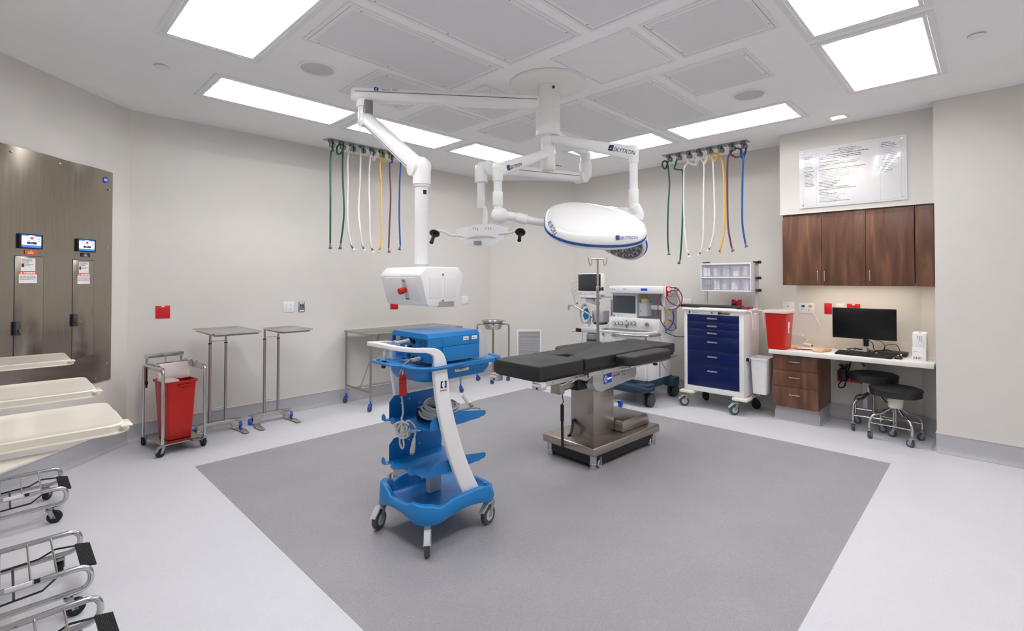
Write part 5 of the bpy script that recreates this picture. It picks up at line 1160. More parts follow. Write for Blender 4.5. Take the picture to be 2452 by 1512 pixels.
b = B(); b.prism([(5.62, .88), (6.04, .88), (5.98, .62), (5.80, .60)], 2.95, 3.1, 'xz'); b.wobj('side_bracket', 'white_plastic', an)
AB('corner_strip', 'mid_grey', (5.70, 5.72, 2.98, 2.985, .3, .6), bev=.001)
# base
AB('base_frame', 'navy_base', (5.42, 6.05, 2.99, 3.62, .185, .285), bev=.012)
b = B()
b.prism([(3.66, .155), (3.05, .155), (2.90, .185), (2.90, .225), (3.02, .245), (3.66, .235)], 5.26, 5.44, 'yz', bev=.01); b.wobj('front_beam', 'navy_base', an)
AB('front_leg', 'navy_base', (5.30, 5.48, 2.92, 3.10, .17, .262), bev=.02); AB('rear_leg', 'navy_base', (5.94, 6.12, 2.92, 3.05, .15, .26), bev=.015)
for i, (x, y) in enumerate(((5.375, 2.961), (6.07, 3.0), (5.375, 3.60), (6.07, 3.60))):
    b = B(); b.box(x-.01, x+.03, y-.015, y+.03, .06, .18, .006); b.box(x-.025, x+.03, y-.012, y+.012, .0+.004, .06, .004); cs2 = b.wobj('caster', 'navy_base', an)
    for s3 in (-1, 1):
        b = B(); b.cyl((x, y+s3*.018 - .012, .082), (x, y+s3*.045 - .012, .082), .081, n=30, bev=.008); w2 = b.wobj('wheel', 'dark_grey', cs2)
    b = B(); b.cyl((x, y-.058, .082), (x, y-.060, .082), .07, n=28); b.wobj('wheel_cover', 'tread_grey', cs2)
# left arm rail, bellows, absorber, cables
AB('rail_block', 'mid_grey', (5.72, 5.80, 3.68, 3.70, 1.02, 1.24), bev=.003)
AB('support_arm', 'light_grey', (5.72, 5.76, 3.67, 3.86, 1.262, 1.295), bev=.004)
AB('bellows_box', 'mid_lavender', (5.62, 5.78, 3.76, 3.94, .93, 1.09), bev=.01); AB('bellows_base', 'dark_grey', (5.63, 5.77, 3.78, 3.92, .90, .935), bev=.004)
b = B(); b.cyl((5.6, 3.96, .87), (5.6, 3.96, 1.06), .018, n=16); b.wobj('valve_tube', 'light_grey', an)
b = B(); b.tube([xp(1361, 742, 5.55), xp(1362, 733, 5.55), xp(1372, 731, 5.55), xp(1395, 744, 5.55), xp(1418, 757, 5.58), xp(1419, 766, 5.6)], .011, n=10, rad=.03); b.cyl(xp(1362, 731, 5.55), xp(1362, 741, 5.55), .017, n=12); b.wobj('bag_arm', 'chrome', an)
AB('absorber', 'light_grey', (5.45, 5.68, 3.72, 4.05, .80, .87), (5.48, 5.66, 3.74, 3.92, .66, .80), bev=.015)
b = B()
for (y, r_) in ((3.98, .045), (3.86, .055)): b.cyl((5.55, y, .865), (5.55, y, .905), r_, r_*.8, n=24, bev=.006)
b.wobj('valve_domes', 'light_grey', an)
b = B(); b.cyl((5.47, 3.83, .64), (5.47, 3.83, .79), .072, n=28, bev=.006); ab = b.wobj('canister', 'mid_grey', an)
b = B(); b.cyl((5.47, 3.83, .70), (5.47, 3.83, .725), .0735, n=28); b.wobj('canister_band', 'dark_grey', ab)
AB('clamp', 'black_plastic', (5.44, 5.50, 3.99, 4.08, .80, .85), bev=.006)
b = B(); b.cyl((5.46, 4.06, .825), (5.42, 4.13, .80), .01, n=10); b.wobj('clamp_lever', 'steel', an)
b = B(); b.tube([xp(1395, 795, 5.5), xp(1394, 815, 5.5), xp(1388, 828, 5.5), xp(1392, 840, 5.5)], .004, n=6, smooth=4); b.wobj('sample_line', 'cable_grey', an)
# ---- patient monitor on the machine's left arm
pm = thing('patient_monitor', 'white patient monitor with a dark screen behind the IV pole', 'monitor', (5.68, 4.005, 1.30))
def PB(name, m, *boxes, bev=.006, par=None):
    b = B()
    for q in boxes: b.box(*q, bev)
    return b.wobj(name, m, par or pm)
PB('case', 'white_plastic', (5.65, 5.74, 3.805, 4.195, 1.295, 1.592), bev=.012)
bz = PB('screen_bezel', 'black_plastic', (5.645, 5.66, 3.815, 4.185, 1.352, 1.585), bev=.005); PB('display', 'screen_dark', (5.6435, 5.65, 3.845, 4.165, 1.362, 1.57), bev=.0005, par=bz)
PB('lower_case', 'white_plastic', (5.655, 5.72, 3.84, 4.165, 1.255, 1.30), bev=.008); PB('mount_plate', 'dark_grey', (5.66, 5.73, 3.86, 4.15, 1.248, 1.256), bev=.002); PB('indicator', 'orange', (5.6475, 5.652, 3.94, 3.965, 1.318, 1.326), bev=.0005)
wtext('PHILIPS', .012, AF(4.165, 1.573, 5.6445), 'white_ink', pm); wtext('IntelliVue', .010, AF(4.165, 1.318, 5.6485), 'ink_grey', pm)
b = B(); b.tube([(5.70, 4.0, 1.25), (5.70, 4.0, 1.20), (5.72, 3.88, 1.18)], .022, n=12, smooth=4); b.box(5.68, 5.74, 3.96, 4.08, 1.19, 1.25, .006); b.wobj('swivel_mount', 'light_grey', pm)
for k in range(4):
    z = 1.31 + .055*k; b = B(); b.tube([(5.69, 4.19, z), (5.68, 4.25 + .012*k, z - .01), (5.66, 4.26 + .02*k, z - .09), (5.63, 4.20, 1.13), (5.62, 4.12, 1.08)], .0045, n=6, smooth=5); b.wobj('sensor_lead', 'cable_grey', pm)
b = B(); b.cyl((5.69, 4.19, 1.34), (5.69, 4.225, 1.34), .012, n=10); b.cyl((5.69, 4.19, 1.45), (5.69, 4.225, 1.45), .012, n=10); b.wobj('lead_plugs', 'white_plastic', pm)
p = xp(1382, 727, 5.62); b = B(); b.ball(p, .013, n=12); b.wobj('blue_clip', 'logo_blue', pm)
cb2 = thing('monitor_cable_bundle', 'grey monitor cables coiled around a blue cuff beside the anesthesia machine', 'cable', (5.60, 4.05, 1.05))
b = B(); path = []
for k in range(60):
    a = k*2*PI/10; rr = 1 + .12*math.sin(k*.8); c = xp(1401 + 11*math.cos(a)*rr, 753 + 23*math.sin(a)*rr, 5.57 + .012*math.sin(k*1.7)); path.append(c)
b.tube(path, .006, n=7, smooth=3); b.wobj('cord', 'cable_grey', cb2)
c = [xp(x, y, 5.575) for x, y in ((1399, 740), (1407, 738), (1411, 757), (1413, 761), (1400, 766), (1396, 758))]; b = B(); b.loft([c, [q + V((.05, 0, 0)) for q in c]]); b.wobj('blue_cuff', 'blue_plastic', cb2)
# ---- gas hoses coiled at the right of the machine + red regulator box
gh_ = thing('gas_hose_coil', 'coil of purple gas hose hung behind the red gauge box', 'hose', dp(1605, 720, 6.15))
path = []
for k in range(58):
    a = -k*2*PI/14 + 1.2; q = 1 + .06*math.sin(k*.45); path.append(dp(1605 + 27*math.cos(a)*q, 715 - 27*math.sin(a)*q, 6.12 + .02*math.sin(k*.9)))
path = [dp(x, y, 6.02) for x, y in ((1594, 705), (1600, 720), (1612, 729), (1630, 731))] + path + [dp(x, y, 6.05) for x, y in ((1585, 700), (1577, 725), (1576, 745), (1583, 770), (1595, 787), (1610, 792), (1618, 785), (1612, 772), (1600, 766))]
b = B(); b.tube(path, .0065, n=8, smooth=4); b.wobj('tube', 'cable_purple', gh_)
b = B(); b.tube([dp(1607 + 21*math.cos(k*PI/10), 716 - 23*math.sin(k*PI/10), 6.22) for k in range(20)], .014, n=8, closed=True); b.wobj('white_tube', 'hose_white', gh_)
for nm, col, pts in (('yellow_gas_hose', 'hose_yellow', ((1592, 738), (1600, 746), (1603, 758), (1600, 770), (1593, 778))), ('blue_gas_hose', 'hose_blue', ((1611, 745), (1613, 760), (1610, 776), (1600, 788), (1593, 792)))):
    b = B(); b.tube([dp(x, y, 6.1) for x, y in pts], .0085, n=8, smooth=5); t = thing(nm, '%s gas hose curving below the purple hose coil' % nm.split('_')[0], 'hose', dp(*pts[0], 6.1)); b.wobj('tube', col, t)
b = B(); b.tube([dp(x, y, 6.1) for x, y in ((1593, 796), (1605, 801), (1618, 806), (1630, 807), (1642, 806))], .005, n=8, smooth=5); t = thing('black_mains_lead', 'thin black lead running from the machine behind the supply cart', 'cord', dp(1593, 796, 6.1)); b.wobj('tube', 'cable_black', t)
rg_ = thing('gauge_box', 'small white box with a red face, gauge and knob beside the anesthesia machine', 'regulator', dp(1603, 700, 6.0))
GB = frame(dp(1601, 698.5, 5.98), (RH*.97 + FH*.25), (-FH*.97 + RH*.25))
b = B(); b.box(-.036, .036, -.064, .064, -.07, -.001, .006, Mx=GB); b.wobj('case', 'white_plastic', rg_)
b = B(); b.box(-.035, .033, -.062, .062, -.002, .001, .001, Mx=GB); fc = b.wobj('red_face', 'red_plate', rg_)
b = B(); b.cyl(GB @ V((0, .028, 0)), GB @ V((0, .028, .006)), .024, n=24); dl_ = b.wobj('gauge_dial', 'paper', fc)
b = B(); b.box(-.002, .002, -.004, .018, .006, .0075, Mx=GB @ MX.Translation((0, .028, 0)) @ MX.Rotation(R(-25), 4, 'Z')); b.wobj('needle', 'ink_black', dl_)
b = B(); b.cyl(GB @ V((.002, -.03, 0)), GB @ V((.002, -.03, .03)), .023, n=24, bev=.004); b.wobj('knob', 'chrome', rg_)
# ---- IV pole
iv = thing('iv_pole', 'tall steel IV pole with two hooks standing behind the operating table', 'IV pole', (4.943, 3.378, 0))
b = B(); b.cyl((0, 0, .09), (0, 0, 1.42), .0165, n=16); b.wobj if 0 else b.obj('lower_pole', 'steel', iv)
b = B(); b.cyl((0, 0, 1.40), (0, 0, 1.76), .0115, n=14); b.obj('upper_pole', 'steel_bright', iv)
b = B(); b.cyl((0, 0, 1.37), (0, 0, 1.435), .021, n=16, bev=.003); b.obj('collar', 'steel_bright', iv)
kx_ = RH.copy(); b = B(); b.cyl(kx_*.02 + ZU*1.40, kx_*.045 + ZU*1.40, .008, n=8); b.cyl(kx_*.045 + ZU*1.40, kx_*.068 + ZU*1.40, .023, n=14, bev=.006); b.obj('clamp_knob', 'black_plastic', iv)
b = B(); b.cyl(-kx_*.075 + ZU*1.755, kx_*.075 + ZU*1.755, .007, n=10); b.obj('hook_bar', 'steel_bright', iv)
for sg in (-1, 1):
    b = B(); b.tube([kx_*sg*.07 + ZU*1.755, kx_*sg*.072 + ZU*1.70, kx_*sg*.085 + ZU*1.675, kx_*sg*.10 + ZU*1.70, kx_*sg*.112 + ZU*1.772], .0055, n=8, smooth=5); b.obj('hook', 'steel_bright', iv)
b = B(); b.cyl((0, 0, .075), (0, 0, .10), .055, .04, n=24, bev=.004); b.obj('hub', 'black_plastic', iv)
for k in range(5):
    a = k*2*PI/5 + .45; d_ = V((math.cos(a), math.sin(a), 0))
    b = B(); b.tube([d_*.03 + ZU*.085, d_*.2 + ZU*.083, d_*.27 + ZU*.078], .012, n=10, flat=.7); b.obj('base_leg', 'steel_bright', iv)
    caster(iv, d_.x*.26, d_.y*.26, .028, .034, .082, a*1.7, 'blue_caster', 'blue_caster', 'caster_grey', trail=.012)
# ---- supply cart
sup = thing('supply_cart', 'white rolling supply cart with six dark blue drawers', 'cart', (5.97, 2.327, 0))
def SB(name, m, *boxes, bev=.004, par=None):
    b = B()
    for q in boxes: b.box(*q, bev)
    return b.wobj(name, m, par or sup)
SB('body', 'white_metal', (5.735, 6.22, 1.984, 2.67, .20, 1.15), bev=.006)
SB('face_frame', 'white_metal', (5.72, 5.74, 2.63, 2.67, .20, 1.15), (5.72, 5.74, 1.984, 2.034, .20, 1.15), (5.72, 5.74, 2.03, 2.635, .20, .262), (5.72, 5.74, 2.03, 2.635, 1.103, 1.15), bev=.002)
SB('top', 'white_plastic', (5.70, 6.235, 1.965, 2.69, 1.148, 1.172), bev=.006)
zs = [1.101, 1.012, .930, .846, .677, .511, .264]
for a_, c_ in zip(zs, zs[1:]):
    dr_ = SB('drawer', 'navy_drawer', (5.716, 5.80, 2.037, 2.628, c_+.0025, a_-.0025), bev=.003)
    zc = a_ - .036 if a_ - c_ < .1 else a_ - .055
    b = B(); b.box(5.702, 5.716, 2.275, 2.39, zc-.004, zc+.004, .002); b.box(5.709, 5.717, 2.275, 2.39, zc-.014, zc+.004, .001); b.wobj('drawer_pull', 'brushed_nickel', dr_)
p = SB('name_strip', 'paper', (5.7185, 5.722, 2.475, 2.61, 1.113, 1.136), bev=.0005); SB('strip_mark', 'ink_blue', (5.718, 5.7195, 2.592, 2.613, 1.112, 1.137), bev=.0002, par=p)
wtext('Waterloo', .0195, AF(2.562, 1.1185, 5.7182), 'ink_blue', p); b = B(); b.prism([(2.578, 1.131), (2.566, 1.131), (2.570, 1.118), (2.574, 1.125)], 5.7178, 5.7186, 'yz'); b.wobj('strip_logo', 'green_mark', p)
b = B(); b.cyl((5.72, 2.335, 1.127), (5.713, 2.335, 1.127), .011, n=18); b.wobj('key_lock', 'chrome', sup)
lk = SB('combination_lock', 'steel', (5.712, 5.722, 2.13, 2.265, 1.113, 1.138), bev=.002); b = B(); b.cyl((5.713, 2.245, 1.126), (5.695, 2.245, 1.126), .014, n=18); b.wobj('lock_knob', 'black_plastic', lk)
b = B()
for k in range(6): b.cyl((5.7125, 2.222 - k*.013, 1.126), (5.708, 2.222 - k*.013, 1.126), .0045, n=10)
b.wobj('lock_buttons', 'black_plastic', lk)
for sy, yy in ((1, 2.63), (-1, 2.02)):
    for xx in (5.76, 6.17): SB('corner_bumper', 'ivory_plastic', (xx-.09, xx+.09, yy-.085, yy+.085, .165, .198), bev=.014)
SB('side_bumper', 'ivory_plastic', (5.76, 6.17, 1.95, 1.99, .168, .195), bev=.01)
for i, (x, y) in enumerate(((5.735, 2.65), (5.735, 2.07), (6.17, 2.03), (6.17, 2.62))):
    c2 = caster(sup, x - 5.97, y - 2.327, .056, .030, .165, R((-48, -40, 70, 60)[i]), 'caster_grey' if i < 2 else 'black_plastic', 'tread_grey' if i < 2 else 'black_rubber', 'light_grey' if i < 2 else 'black_plastic', trail=.028, brake=('light_grey', 'green_pale', None, None)[i], stem=.014)
for y in (2.60, 2.0):
    b = B(); b.box(6.185, 6.21, y-.018, y+.018, 1.15, 1.735, .002); b.wobj('pole', 'light_grey', sup)
for (y, zz) in ((2.0, 1.715), (2.0, 1.53), (2.0, 1.385), (2.60, 1.715)):
    b = B(); b.box(6.15, 6.22, y-.028, y+.028, zz-.012, zz+.012, .003); b.cyl((6.18, y-.02 - .0, zz), (6.18, y-.055, zz), .017, n=14, bev=.004); b.wobj('clamp_knob', 'black_plastic', sup)
b = B(); b.tube([(5.80, 1.955, 1.15), (5.80, 1.93, 1.16), (5.80, 1.925, 1.12), (5.82, 1.922, 1.09), (5.82, 1.922, .945), (5.94, 1.922, .955), (5.94, 1.922, 1.0)], .005, n=8, rad=.02); b.cyl((5.93, 1.922, .98), (5.885, 1.915, 1.13), .011, n=12); b.wobj('bag_hook', 'white_plastic', sup)
b = B(); b.tube([(6.08, 1.95, 1.15), (6.08, 1.90, 1.16), (6.08, 1.895, 1.10), (6.09, 1.89, .955), (6.2, 1.89, .955)], .005, n=8, rad=.02); b.wobj('bag_hook', 'white_plastic', sup)
SB('bin_bracket', 'light_grey', (5.80, 5.95, 1.955, 1.984, .60, .635), bev=.003); SB('bracket_latch', 'black_plastic', (5.785, 5.80, 1.955, 1.984, .60, .635), bev=.002)
og = thing('bin_organizer', 'white rack of ten clear tilt bins mounted above the supply cart', 'organizer', (6.07, 2.295, 1.37))
def OB(name, m, *boxes, bev=.003, par=None):
    b = B()
    for q in boxes: b.box(*q, bev)
    return b.wobj(name, m, par or og)
OB('shell', 'white_plastic', (6.10, 6.15, 2.004, 2.585, 1.37, 1.707), (6.0, 6.15, 1.998, 2.01, 1.37, 1.707), (6.0, 6.15, 2.577, 2.589, 1.37, 1.707), (6.0, 6.15, 2.004, 2.585, 1.369, 1.384), (6.0, 6.15, 2.004, 2.585, 1.528, 1.545), (6.0, 6.15, 2.004, 2.585, 1.688, 1.71), bev=.002)
random.seed(11)
kinds = ['paper', 'lavender', 'light_grey', 'paper', 'glove_grey']
for r_ in range(2):
    for k in range(5):
        y1 = 2.573 - k*.1135; y0 = y1 - .107; z0, z1 = (1.548, 1.685) if r_ == 0 else (1.388, 1.525)
        b = B(); b.box(6.008, 6.011, y0, y1, z0, z1); b.box(6.011, 6.09, y0, y0+.002, z0, z1-.02); b.box(6.011, 6.09, y1-.002, y1, z0, z1-.02); bn = b.wobj('tilt_bin', 'clear_bin', og)
        b = B()
        n3 = random.randint(3, 5)
        if r_ == 1 and k == 0:
            for j in range(6): c = V((6.03, y0+.02+.033*(j % 3), z0+.018+.034*(j//3))); b.cyl(c, c + V((-.012, .004, .003)), .016, n=12)
            b.wobj('bin_contents', 'mid_grey', bn)
        else:
            for j in range(n3):
                w_ = random.uniform(.02, .05); yy = random.uniform(y0+.006, y1-.006-w_); hh = random.uniform(.06, .12)
                b.box(6.02+.012*j, 6.025+.012*j, yy, yy+w_, z0+.004, z0+hh, 0, Mx=MX.Translation((6.03, yy+w_/2, z0+.05)) @ MX.Rotation(random.uniform(-.2, .2), 4, 'X') @ MX.Translation((-6.03, -yy-w_/2, -z0-.05)))
            b.wobj('bin_contents', kinds[(k + r_*2) % 5], bn)
b = B(); b.box(5.83, 5.985, 2.06, 2.80, 1.178, 1.208, .014); o = b.obj('arm_board_cushion', 'black_vinyl'); tag(o, 'flat black arm board cushion lying on top of the supply cart', 'cushion')
b = B(); b.box(5.79, 5.85, 2.10, 2.52, 1.1725, 1.179, .003); o = b.obj('white_towel', 'paper'); tag(o, 'folded white cloth at the front edge of the supply cart top', 'cloth')
b = B(); b.box(5.84, 6.02, 1.985, 2.05, 1.1725, 1.20, .004); o = b.obj('red_pack', 'dark_red'); tag(o, 'dark red pack at the right end of the supply cart top', 'pack')
wb_ = thing('waste_bin', 'white plastic waste bin hung on the right side of the supply cart', 'bin', (5.93, 1.862, .245))
taper_bin(wb_, .25, .17, .21, .14, 0, .40, 'white_plastic', rim=.008)
# ---- desk
ct_ = B(); ct_.box(5.80, XR-.003, .385, 1.757, .712, .757, .006); o = ct_.obj('countertop', 'counter_white'); tag(o, 'white countertop of the desk under the wall cupboards', 'countertop')
b = B(); b.box(XR-.022, XR-.002, .53, 1.69, .757, .868, .002); o = b.obj('backsplash', 'splash_stone'); tag(o, 'low stone-patterned backsplash behind the computer', 'backsplash')
dc = thing('drawer_cabinet', 'brown wooden cabinet with three drawers under the left end of the countertop', 'cabinet', (6.12, 1.515, 0))
def DB(name, m, *boxes, bev=.0015, par=None):
    b = B()
    for q in boxes: b.box(*q, bev)
    return b.wobj(name, m, par or dc)
DB('carcass', 'walnut', (5.868, XR-.004, 1.302, 1.728, .15, .712)); DB('plinth', 'vinyl_cove', (5.915, XR-.004, 1.315, 1.718, 0, .15))
for a_, c_ in ((.708, .545), (.541, .372), (.368, .152)):
    dr_ = DB('drawer', 'walnut', (5.85, 5.868, 1.306, 1.728, c_, a_)); zc = a_ - .068 if a_ > .4 else a_ - .078
    b = B(); yh0, yh1 = 1.465, 1.565; b.tube([(5.851, yh0, zc), (5.828, yh0, zc), (5.828, yh1, zc), (5.851, yh1, zc)], .0042, n=8, rad=.004); b.wobj('handle', 'brushed_nickel', dr_)
for sy in (1.315, 1.718):
    pass
b = B(); b.loft([[(5.915 - u, y_, w) for u, w in ((0, .10), (.003, .04), (.012, .014), (.04, .0015), (0, .0012))] for y_ in (1.30, 1.73)]); b.wobj('cove', 'vinyl_cove', dc)
b = B(); b.loft([[(x_, 1.315 - u, w) for u, w in ((0, .10), (.003, .04), (.012, .014), (.04, .0015), (0, .0012))] for x_ in (5.90, XR-.01)]); b.wobj('cove', 'vinyl_cove', dc)
ys = [1.652, 1.281, .902, .526]
def cup(label, ya, yb, handles):
    t = thing('wall_cabinet', label, 'cabinet', (6.17, (ya+yb)/2, 1.45), 0, 'brown wall cupboards over the desk')
    b = B(); b.box(5.965, XR-.004, yb+.0015, ya-.0015, 1.477, 2.212, .001); b.box(5.965, 5.98, yb+.0015, ya-.0015, 1.452, 1.48, 0); b.wobj('carcass', 'walnut', t)
    for y0, y1, hy in handles:
        b = B(); b.box(5.945, 5.964, y1+.002, y0-.002, 1.45, 2.155, .001); d_ = b.wobj('door', 'walnut', t)
        if hy: b = B(); b.tube([(5.946, hy, 1.50), (5.92, hy, 1.50), (5.92, hy, 1.60), (5.946, hy, 1.60)], .0045, n=8, rad=.008); b.wobj('handle', 'brushed_nickel', d_)
cup('brown wall cupboard with two doors, left half of the row over the desk', 1.652, .902, ((1.652, 1.281, 1.312), (1.281, .902, 1.252)))
cup('brown wall cupboard with one wide door and its handle at the left, over the monitor', .902, .526, ((.902, .526, .868),))
b = B(); b.box(5.952, 5.97, .388, .522, 1.45, 2.155, .001); b.box(5.965, 6.3, .388, .522, 1.452, 2.212, .001); o = b.obj('cabinet_filler_panel', 'walnut'); tag(o, 'narrow handleless brown strip at the right end of the wall cupboards', 'cabinet panel')
ul = thing('under_cabinet_light', 'slim warm light strip under the wall cupboards', 'light', (6.17, 1.03, 1.472))
b = B(); b.box(-.05, .05, -.46, .46, -.008, .004, .002); b.obj('housing', 'white_metal', ul)
b = B(); b.box(-.035, .035, -.44, .44, -.010, -.0075, .0005); b.obj('lamp_strip', 'lamp_warm', ul)
# text board on the soffit
tb = thing('text_board', 'large white glossy board of printed checklist text above the wall cupboards', 'sign board', (XS, 1.026, 2.58))
b = B(); b.box(XS-.010, XS-.002, .573, 1.48, 2.268, 2.888, .002); bd = b.wobj('board', 'board_white', tb)
b = B()
for y in (.61, 1.445):
    for z in (2.30, 2.855): b.cyl((XS-.009, y, z), (XS-.0125, y, z), .007, n=12)
b.wobj('standoff_caps', 'steel', tb)
b = B()
for y in (1.443, 1.32, .778, .615): b.box(XS-.0105, XS-.0098, y-.0008, y+.0008, 2.285, 2.872)
for z in (2.872, 2.285): b.box(XS-.0105, XS-.0098, .615, 1.443, z-.0008, z+.0008)
b.wobj('ruled_lines', 'ink_line', tb)
def TL(y, z, s_, size, al='LEFT', m='ink_grey', bold=0): return wtext(s_, size, AF(y, z, XS-.0102), m, tb, align=al, bold=bold, ext=.0003, line=1.0)
cy = 1.05
for i, (s_, bo_) in enumerate((('Safe Procedure Manual', 0), ('(Surgical/Procedure Episode of Care)', 0), ('Day of Procedure', 0), ('Pre-Procedure Provider Verification and Site Marking', 1))): TL(cy, 2.845 - .0165*i, s_, .0165, 'CENTER', 'ink_black', .0003*bo_)
def block(y, z, lines, size=.0135, lead=.0162):
    for s_ in lines:
        if s_: 
            bo_ = s_.startswith('*'); TL(y, z, s_.lstrip('*'), size, 'LEFT', 'ink_black' if bo_ else 'ink_grey', .0003 if bo_ else 0)
        z -= lead
block(1.305, 2.775, ['*• Provider introduces himself and reviews patient with 2 patient identifiers', '*• Informed consent/site - prepare and complete: H&P, consent, diagnostics', '   history and physical exam, allergies and medications', '*• Marks site with permanent initials', '   Provider to mark the surgical site with initials or an alternative marker', '*• Anesthesia provider to visit patient: labs, NPO, plan and questions', '   all questions are answered', '', '*   Procedure Briefing (before induction or sedation): Meds, Positioning, Prepping', '• Procedure team verifies the following with procedure nurse and provider', '     o Introduction of names and roles', '     o Patient and procedure verified with consent, position and site', '     o Essential imaging displayed and labelled correctly', '     o Equipment, implants and special supplies present', '     o Antibiotic given within time', '     o Fire risk and sterile indicators', '*• Transport patient to procedure room', '*• Position patient with safety strap', '*• Conduct Fire Risk Assessment', '*• Verify diagnostic imaging', '*                 Procedure Time-Out and Intra-Procedure', '*• Entire procedure team stops, is present and fully engaged in the', '   time-out before incision', '*• Surgical time-out', '*• Confirm procedure and consent', '     o Correct patient, procedure, site and side', '     o Position and site marking visible', '     o Equipment and implants ready', '     o Antibiotics and allergies reviewed', '*• STOP the line if any discrepancy is found and resolve'], .0125, .0158)
block(1.435, 2.80, ['*Prior to Procedure', '*  Scheduling', '• Schedule order', '  received with', '  patient name', '• Verify site and', '  side with order', '*• Notification of', '  equipment needs', '', '*Pre-Procedure(POC)', '• Verify patient', '*• Schedule date', '*  procedure dating', '• Request and obtain', '  surgical consent,', '  documentation', '• Complete history', '*• Confirm Clinical', '*  Medical Necessity', '*  Insurance Approval'], .0115, .0152)
block(.77, 2.835, ['*Post Procedure', '*Procedure Debriefing', '*before leaving the room', '• Debrief for all cases:', '   o Procedure performed', '   o Wound class', '   o Specimens labelled', '   o Counts correct and', '     instruments checked', '   o Equipment issues', '*• Document procedure type', '  and start of recovery', '*• Transfer of care', '  medications, orders', '  imaging reviewed', '• Monitor Patient Status', '*• Hand off to post', '  procedure team'], .0122, .0165)
# plates on the right wall
RW = dict(org=V((XR, 0, 0)), X=V((0, -1, 0)), N=V((-1, 0, 0)))
def rplate(name, label, cat, y, z, w, h, m, **k): return plate(name, label, cat, -y, z, w, h, m, **RW, **k)
t, F = rplate('wall_outlet', 'white wall outlet right of the purple hose coil', 'outlet', 2.95, 1.208, .118, .095, 'white_plastic', group='white wall outlets'); sockets(t, F, (2, 1), .047, .04, 'ink_grey', 'white_plastic')
t, F = rplate('data_plate', 'steel wall plate with two black jacks seen through the purple hose coil', 'wall plate', 3.124, 1.205, .075, .105, 'steel'); b = B()
for u in (-.016, .016): b.box(u-.009, u+.009, -.01, .012, .005, .009, .001, Mx=F)
b.obj('jacks', 'ink_black', t)
t, F = rplate('wall_outlet', 'red wall outlet behind the supply cart with a black plug in it', 'outlet', 2.306, 1.20, .12, .12, 'red_plate', group='red wall outlets'); b = B(); b.box(-.013, .013, .046, .057, .005, .0075, Mx=F); b.obj('circuit_label', 'paper', t)
b = B(); b.box(-.05, -.005, -.04, .01, .006, .04, .006, Mx=F); b.tube([F @ V((-.03, -.01, .04)), F @ V((-.05, -.02, .05)), F @ V((-.075, -.05, .05))], .006, n=8, smooth=3); b.obj('plug', 'cable_black', t)
t, F = rplate('wall_plate', 'white wall plate half covered by the red sharps bin on the counter', 'wall plate', 1.72, 1.19, .12, .122, 'white_plastic'); b = B(); b.cyl(F @ V((-.004, .01, .005)), F @ V((-.004, .01, .0075)), .006, n=12); b.obj('button', 'ink_black', t)
t, F = rplate('call_plate', 'white nurse call plate with blue and yellow marks over the counter', 'call plate', 1.531, 1.185, .152, .122, 'white_plastic')
for u, m_ in ((-.036, 'rim_blue'), (.036, 'olive')):
    b = B(); b.prism([(u + .02*math.cos(a), .022 + .0135*math.sin(a)) for a in [2*PI*k/24 for k in range(24)]], .005, .0072, 'xy', Mx=F); b.obj('oval_mark', m_, t)
    text('CODE' if u < 0 else 'CALL', .0085, F @ MX.Translation((u-.014, -.004, .0062)), 'ink_blue', t); b = B(); b.box(u-.022, u-.012, -.024, -.014, .005, .0075, Mx=F); b.obj('jack', 'caster_grey', t)
t, F = rplate('switch_plate', 'narrow red switch plate left of the black computer screen', 'switch plate', 1.321, 1.19, .072, .118, 'red_plate'); b = B(); b.box(-.018, .018, -.034, .034, .004, .009, .002, Mx=F); b.obj('rocker', 'red_plate', t)
t, F = rplate('data_plate', 'narrow ivory wall plate peeking over the top of the computer screen', 'wall plate', 1.209, 1.19, .072, .118, 'ivory_plastic'); b = B(); b.box(-.024, .024, .03, .048, .005, .007, .001, Mx=F); b.obj('label_slot', 'paper', t)
t, F = rplate('wall_outlet', 'red wall outlet peeking over the top of the computer screen', 'outlet', 1.085, 1.19, .12, .118, 'red_plate', group='red wall outlets'); b = B(); b.box(-.013, .013, .046, .057, .005, .0075, Mx=F); b.obj('circuit_label', 'paper', t); sockets(t, F, (2, 2), .047, .04, 'dark_red', 'red_plate')
for y, lab in ((1.183, 'red wall outlet under the desk, hidden behind black cables'), (1.067, 'red wall outlet under the desk, next to the desk leg')):
    t, F = rplate('wall_outlet', lab, 'outlet', y, .46, .112, .12, 'red_plate', group='red wall outlets'); b = B(); b.box(-.013, .013, .046, .057, .005, .0075, Mx=F); b.obj('circuit_label', 'paper', t)
# things on the counter
CT_ = .7575
s2 = thing('sharps_bin', 'red sharps bin with a closed pale lid on the left end of the countertop', 'sharps bin', (5.95, 1.69, CT_))
taper_bin(s2, .285, .215, .24, .172, 0, .40, 'red_plastic', rim=.003)
b = B(); b.loft([[(x, y, .392) for x, y in rrect(.315, .245, .03)], [(x, y, .41) for x, y in rrect(.315, .245, .03)], [(x, y, .424) for x, y in rrect(.30, .23, .03)], [(x, y, .426) for x, y in rrect(.2, .14, .03)]]); b.obj('lid', 'clear_lid', s2)
b = B(); b.box(-.146, -.135, -.04, .045, .372, .384, .001); b.obj('latch_tab', 'red_plastic', s2)
b = B(); b.box(-.045, .0, -.1065, -.102, .175, .295, .0005, Mx=MX.Translation((0, .003, 0))); st = b.obj('sticker', 'paper', s2); text('DANGER\nSharps', .012, frame((-.012, -.1045, .185), (0, 0, 1), (0, -1, 0)), 'ink_grey', st)
b = B(); b.box(-.02, -.005, -.1055, -.1035, .185, .23); b.obj('sticker_mark', 'red_plate', st)
mn = thing('computer_monitor', 'wide black computer monitor on the desk', 'monitor', (6.19, .953, CT_))
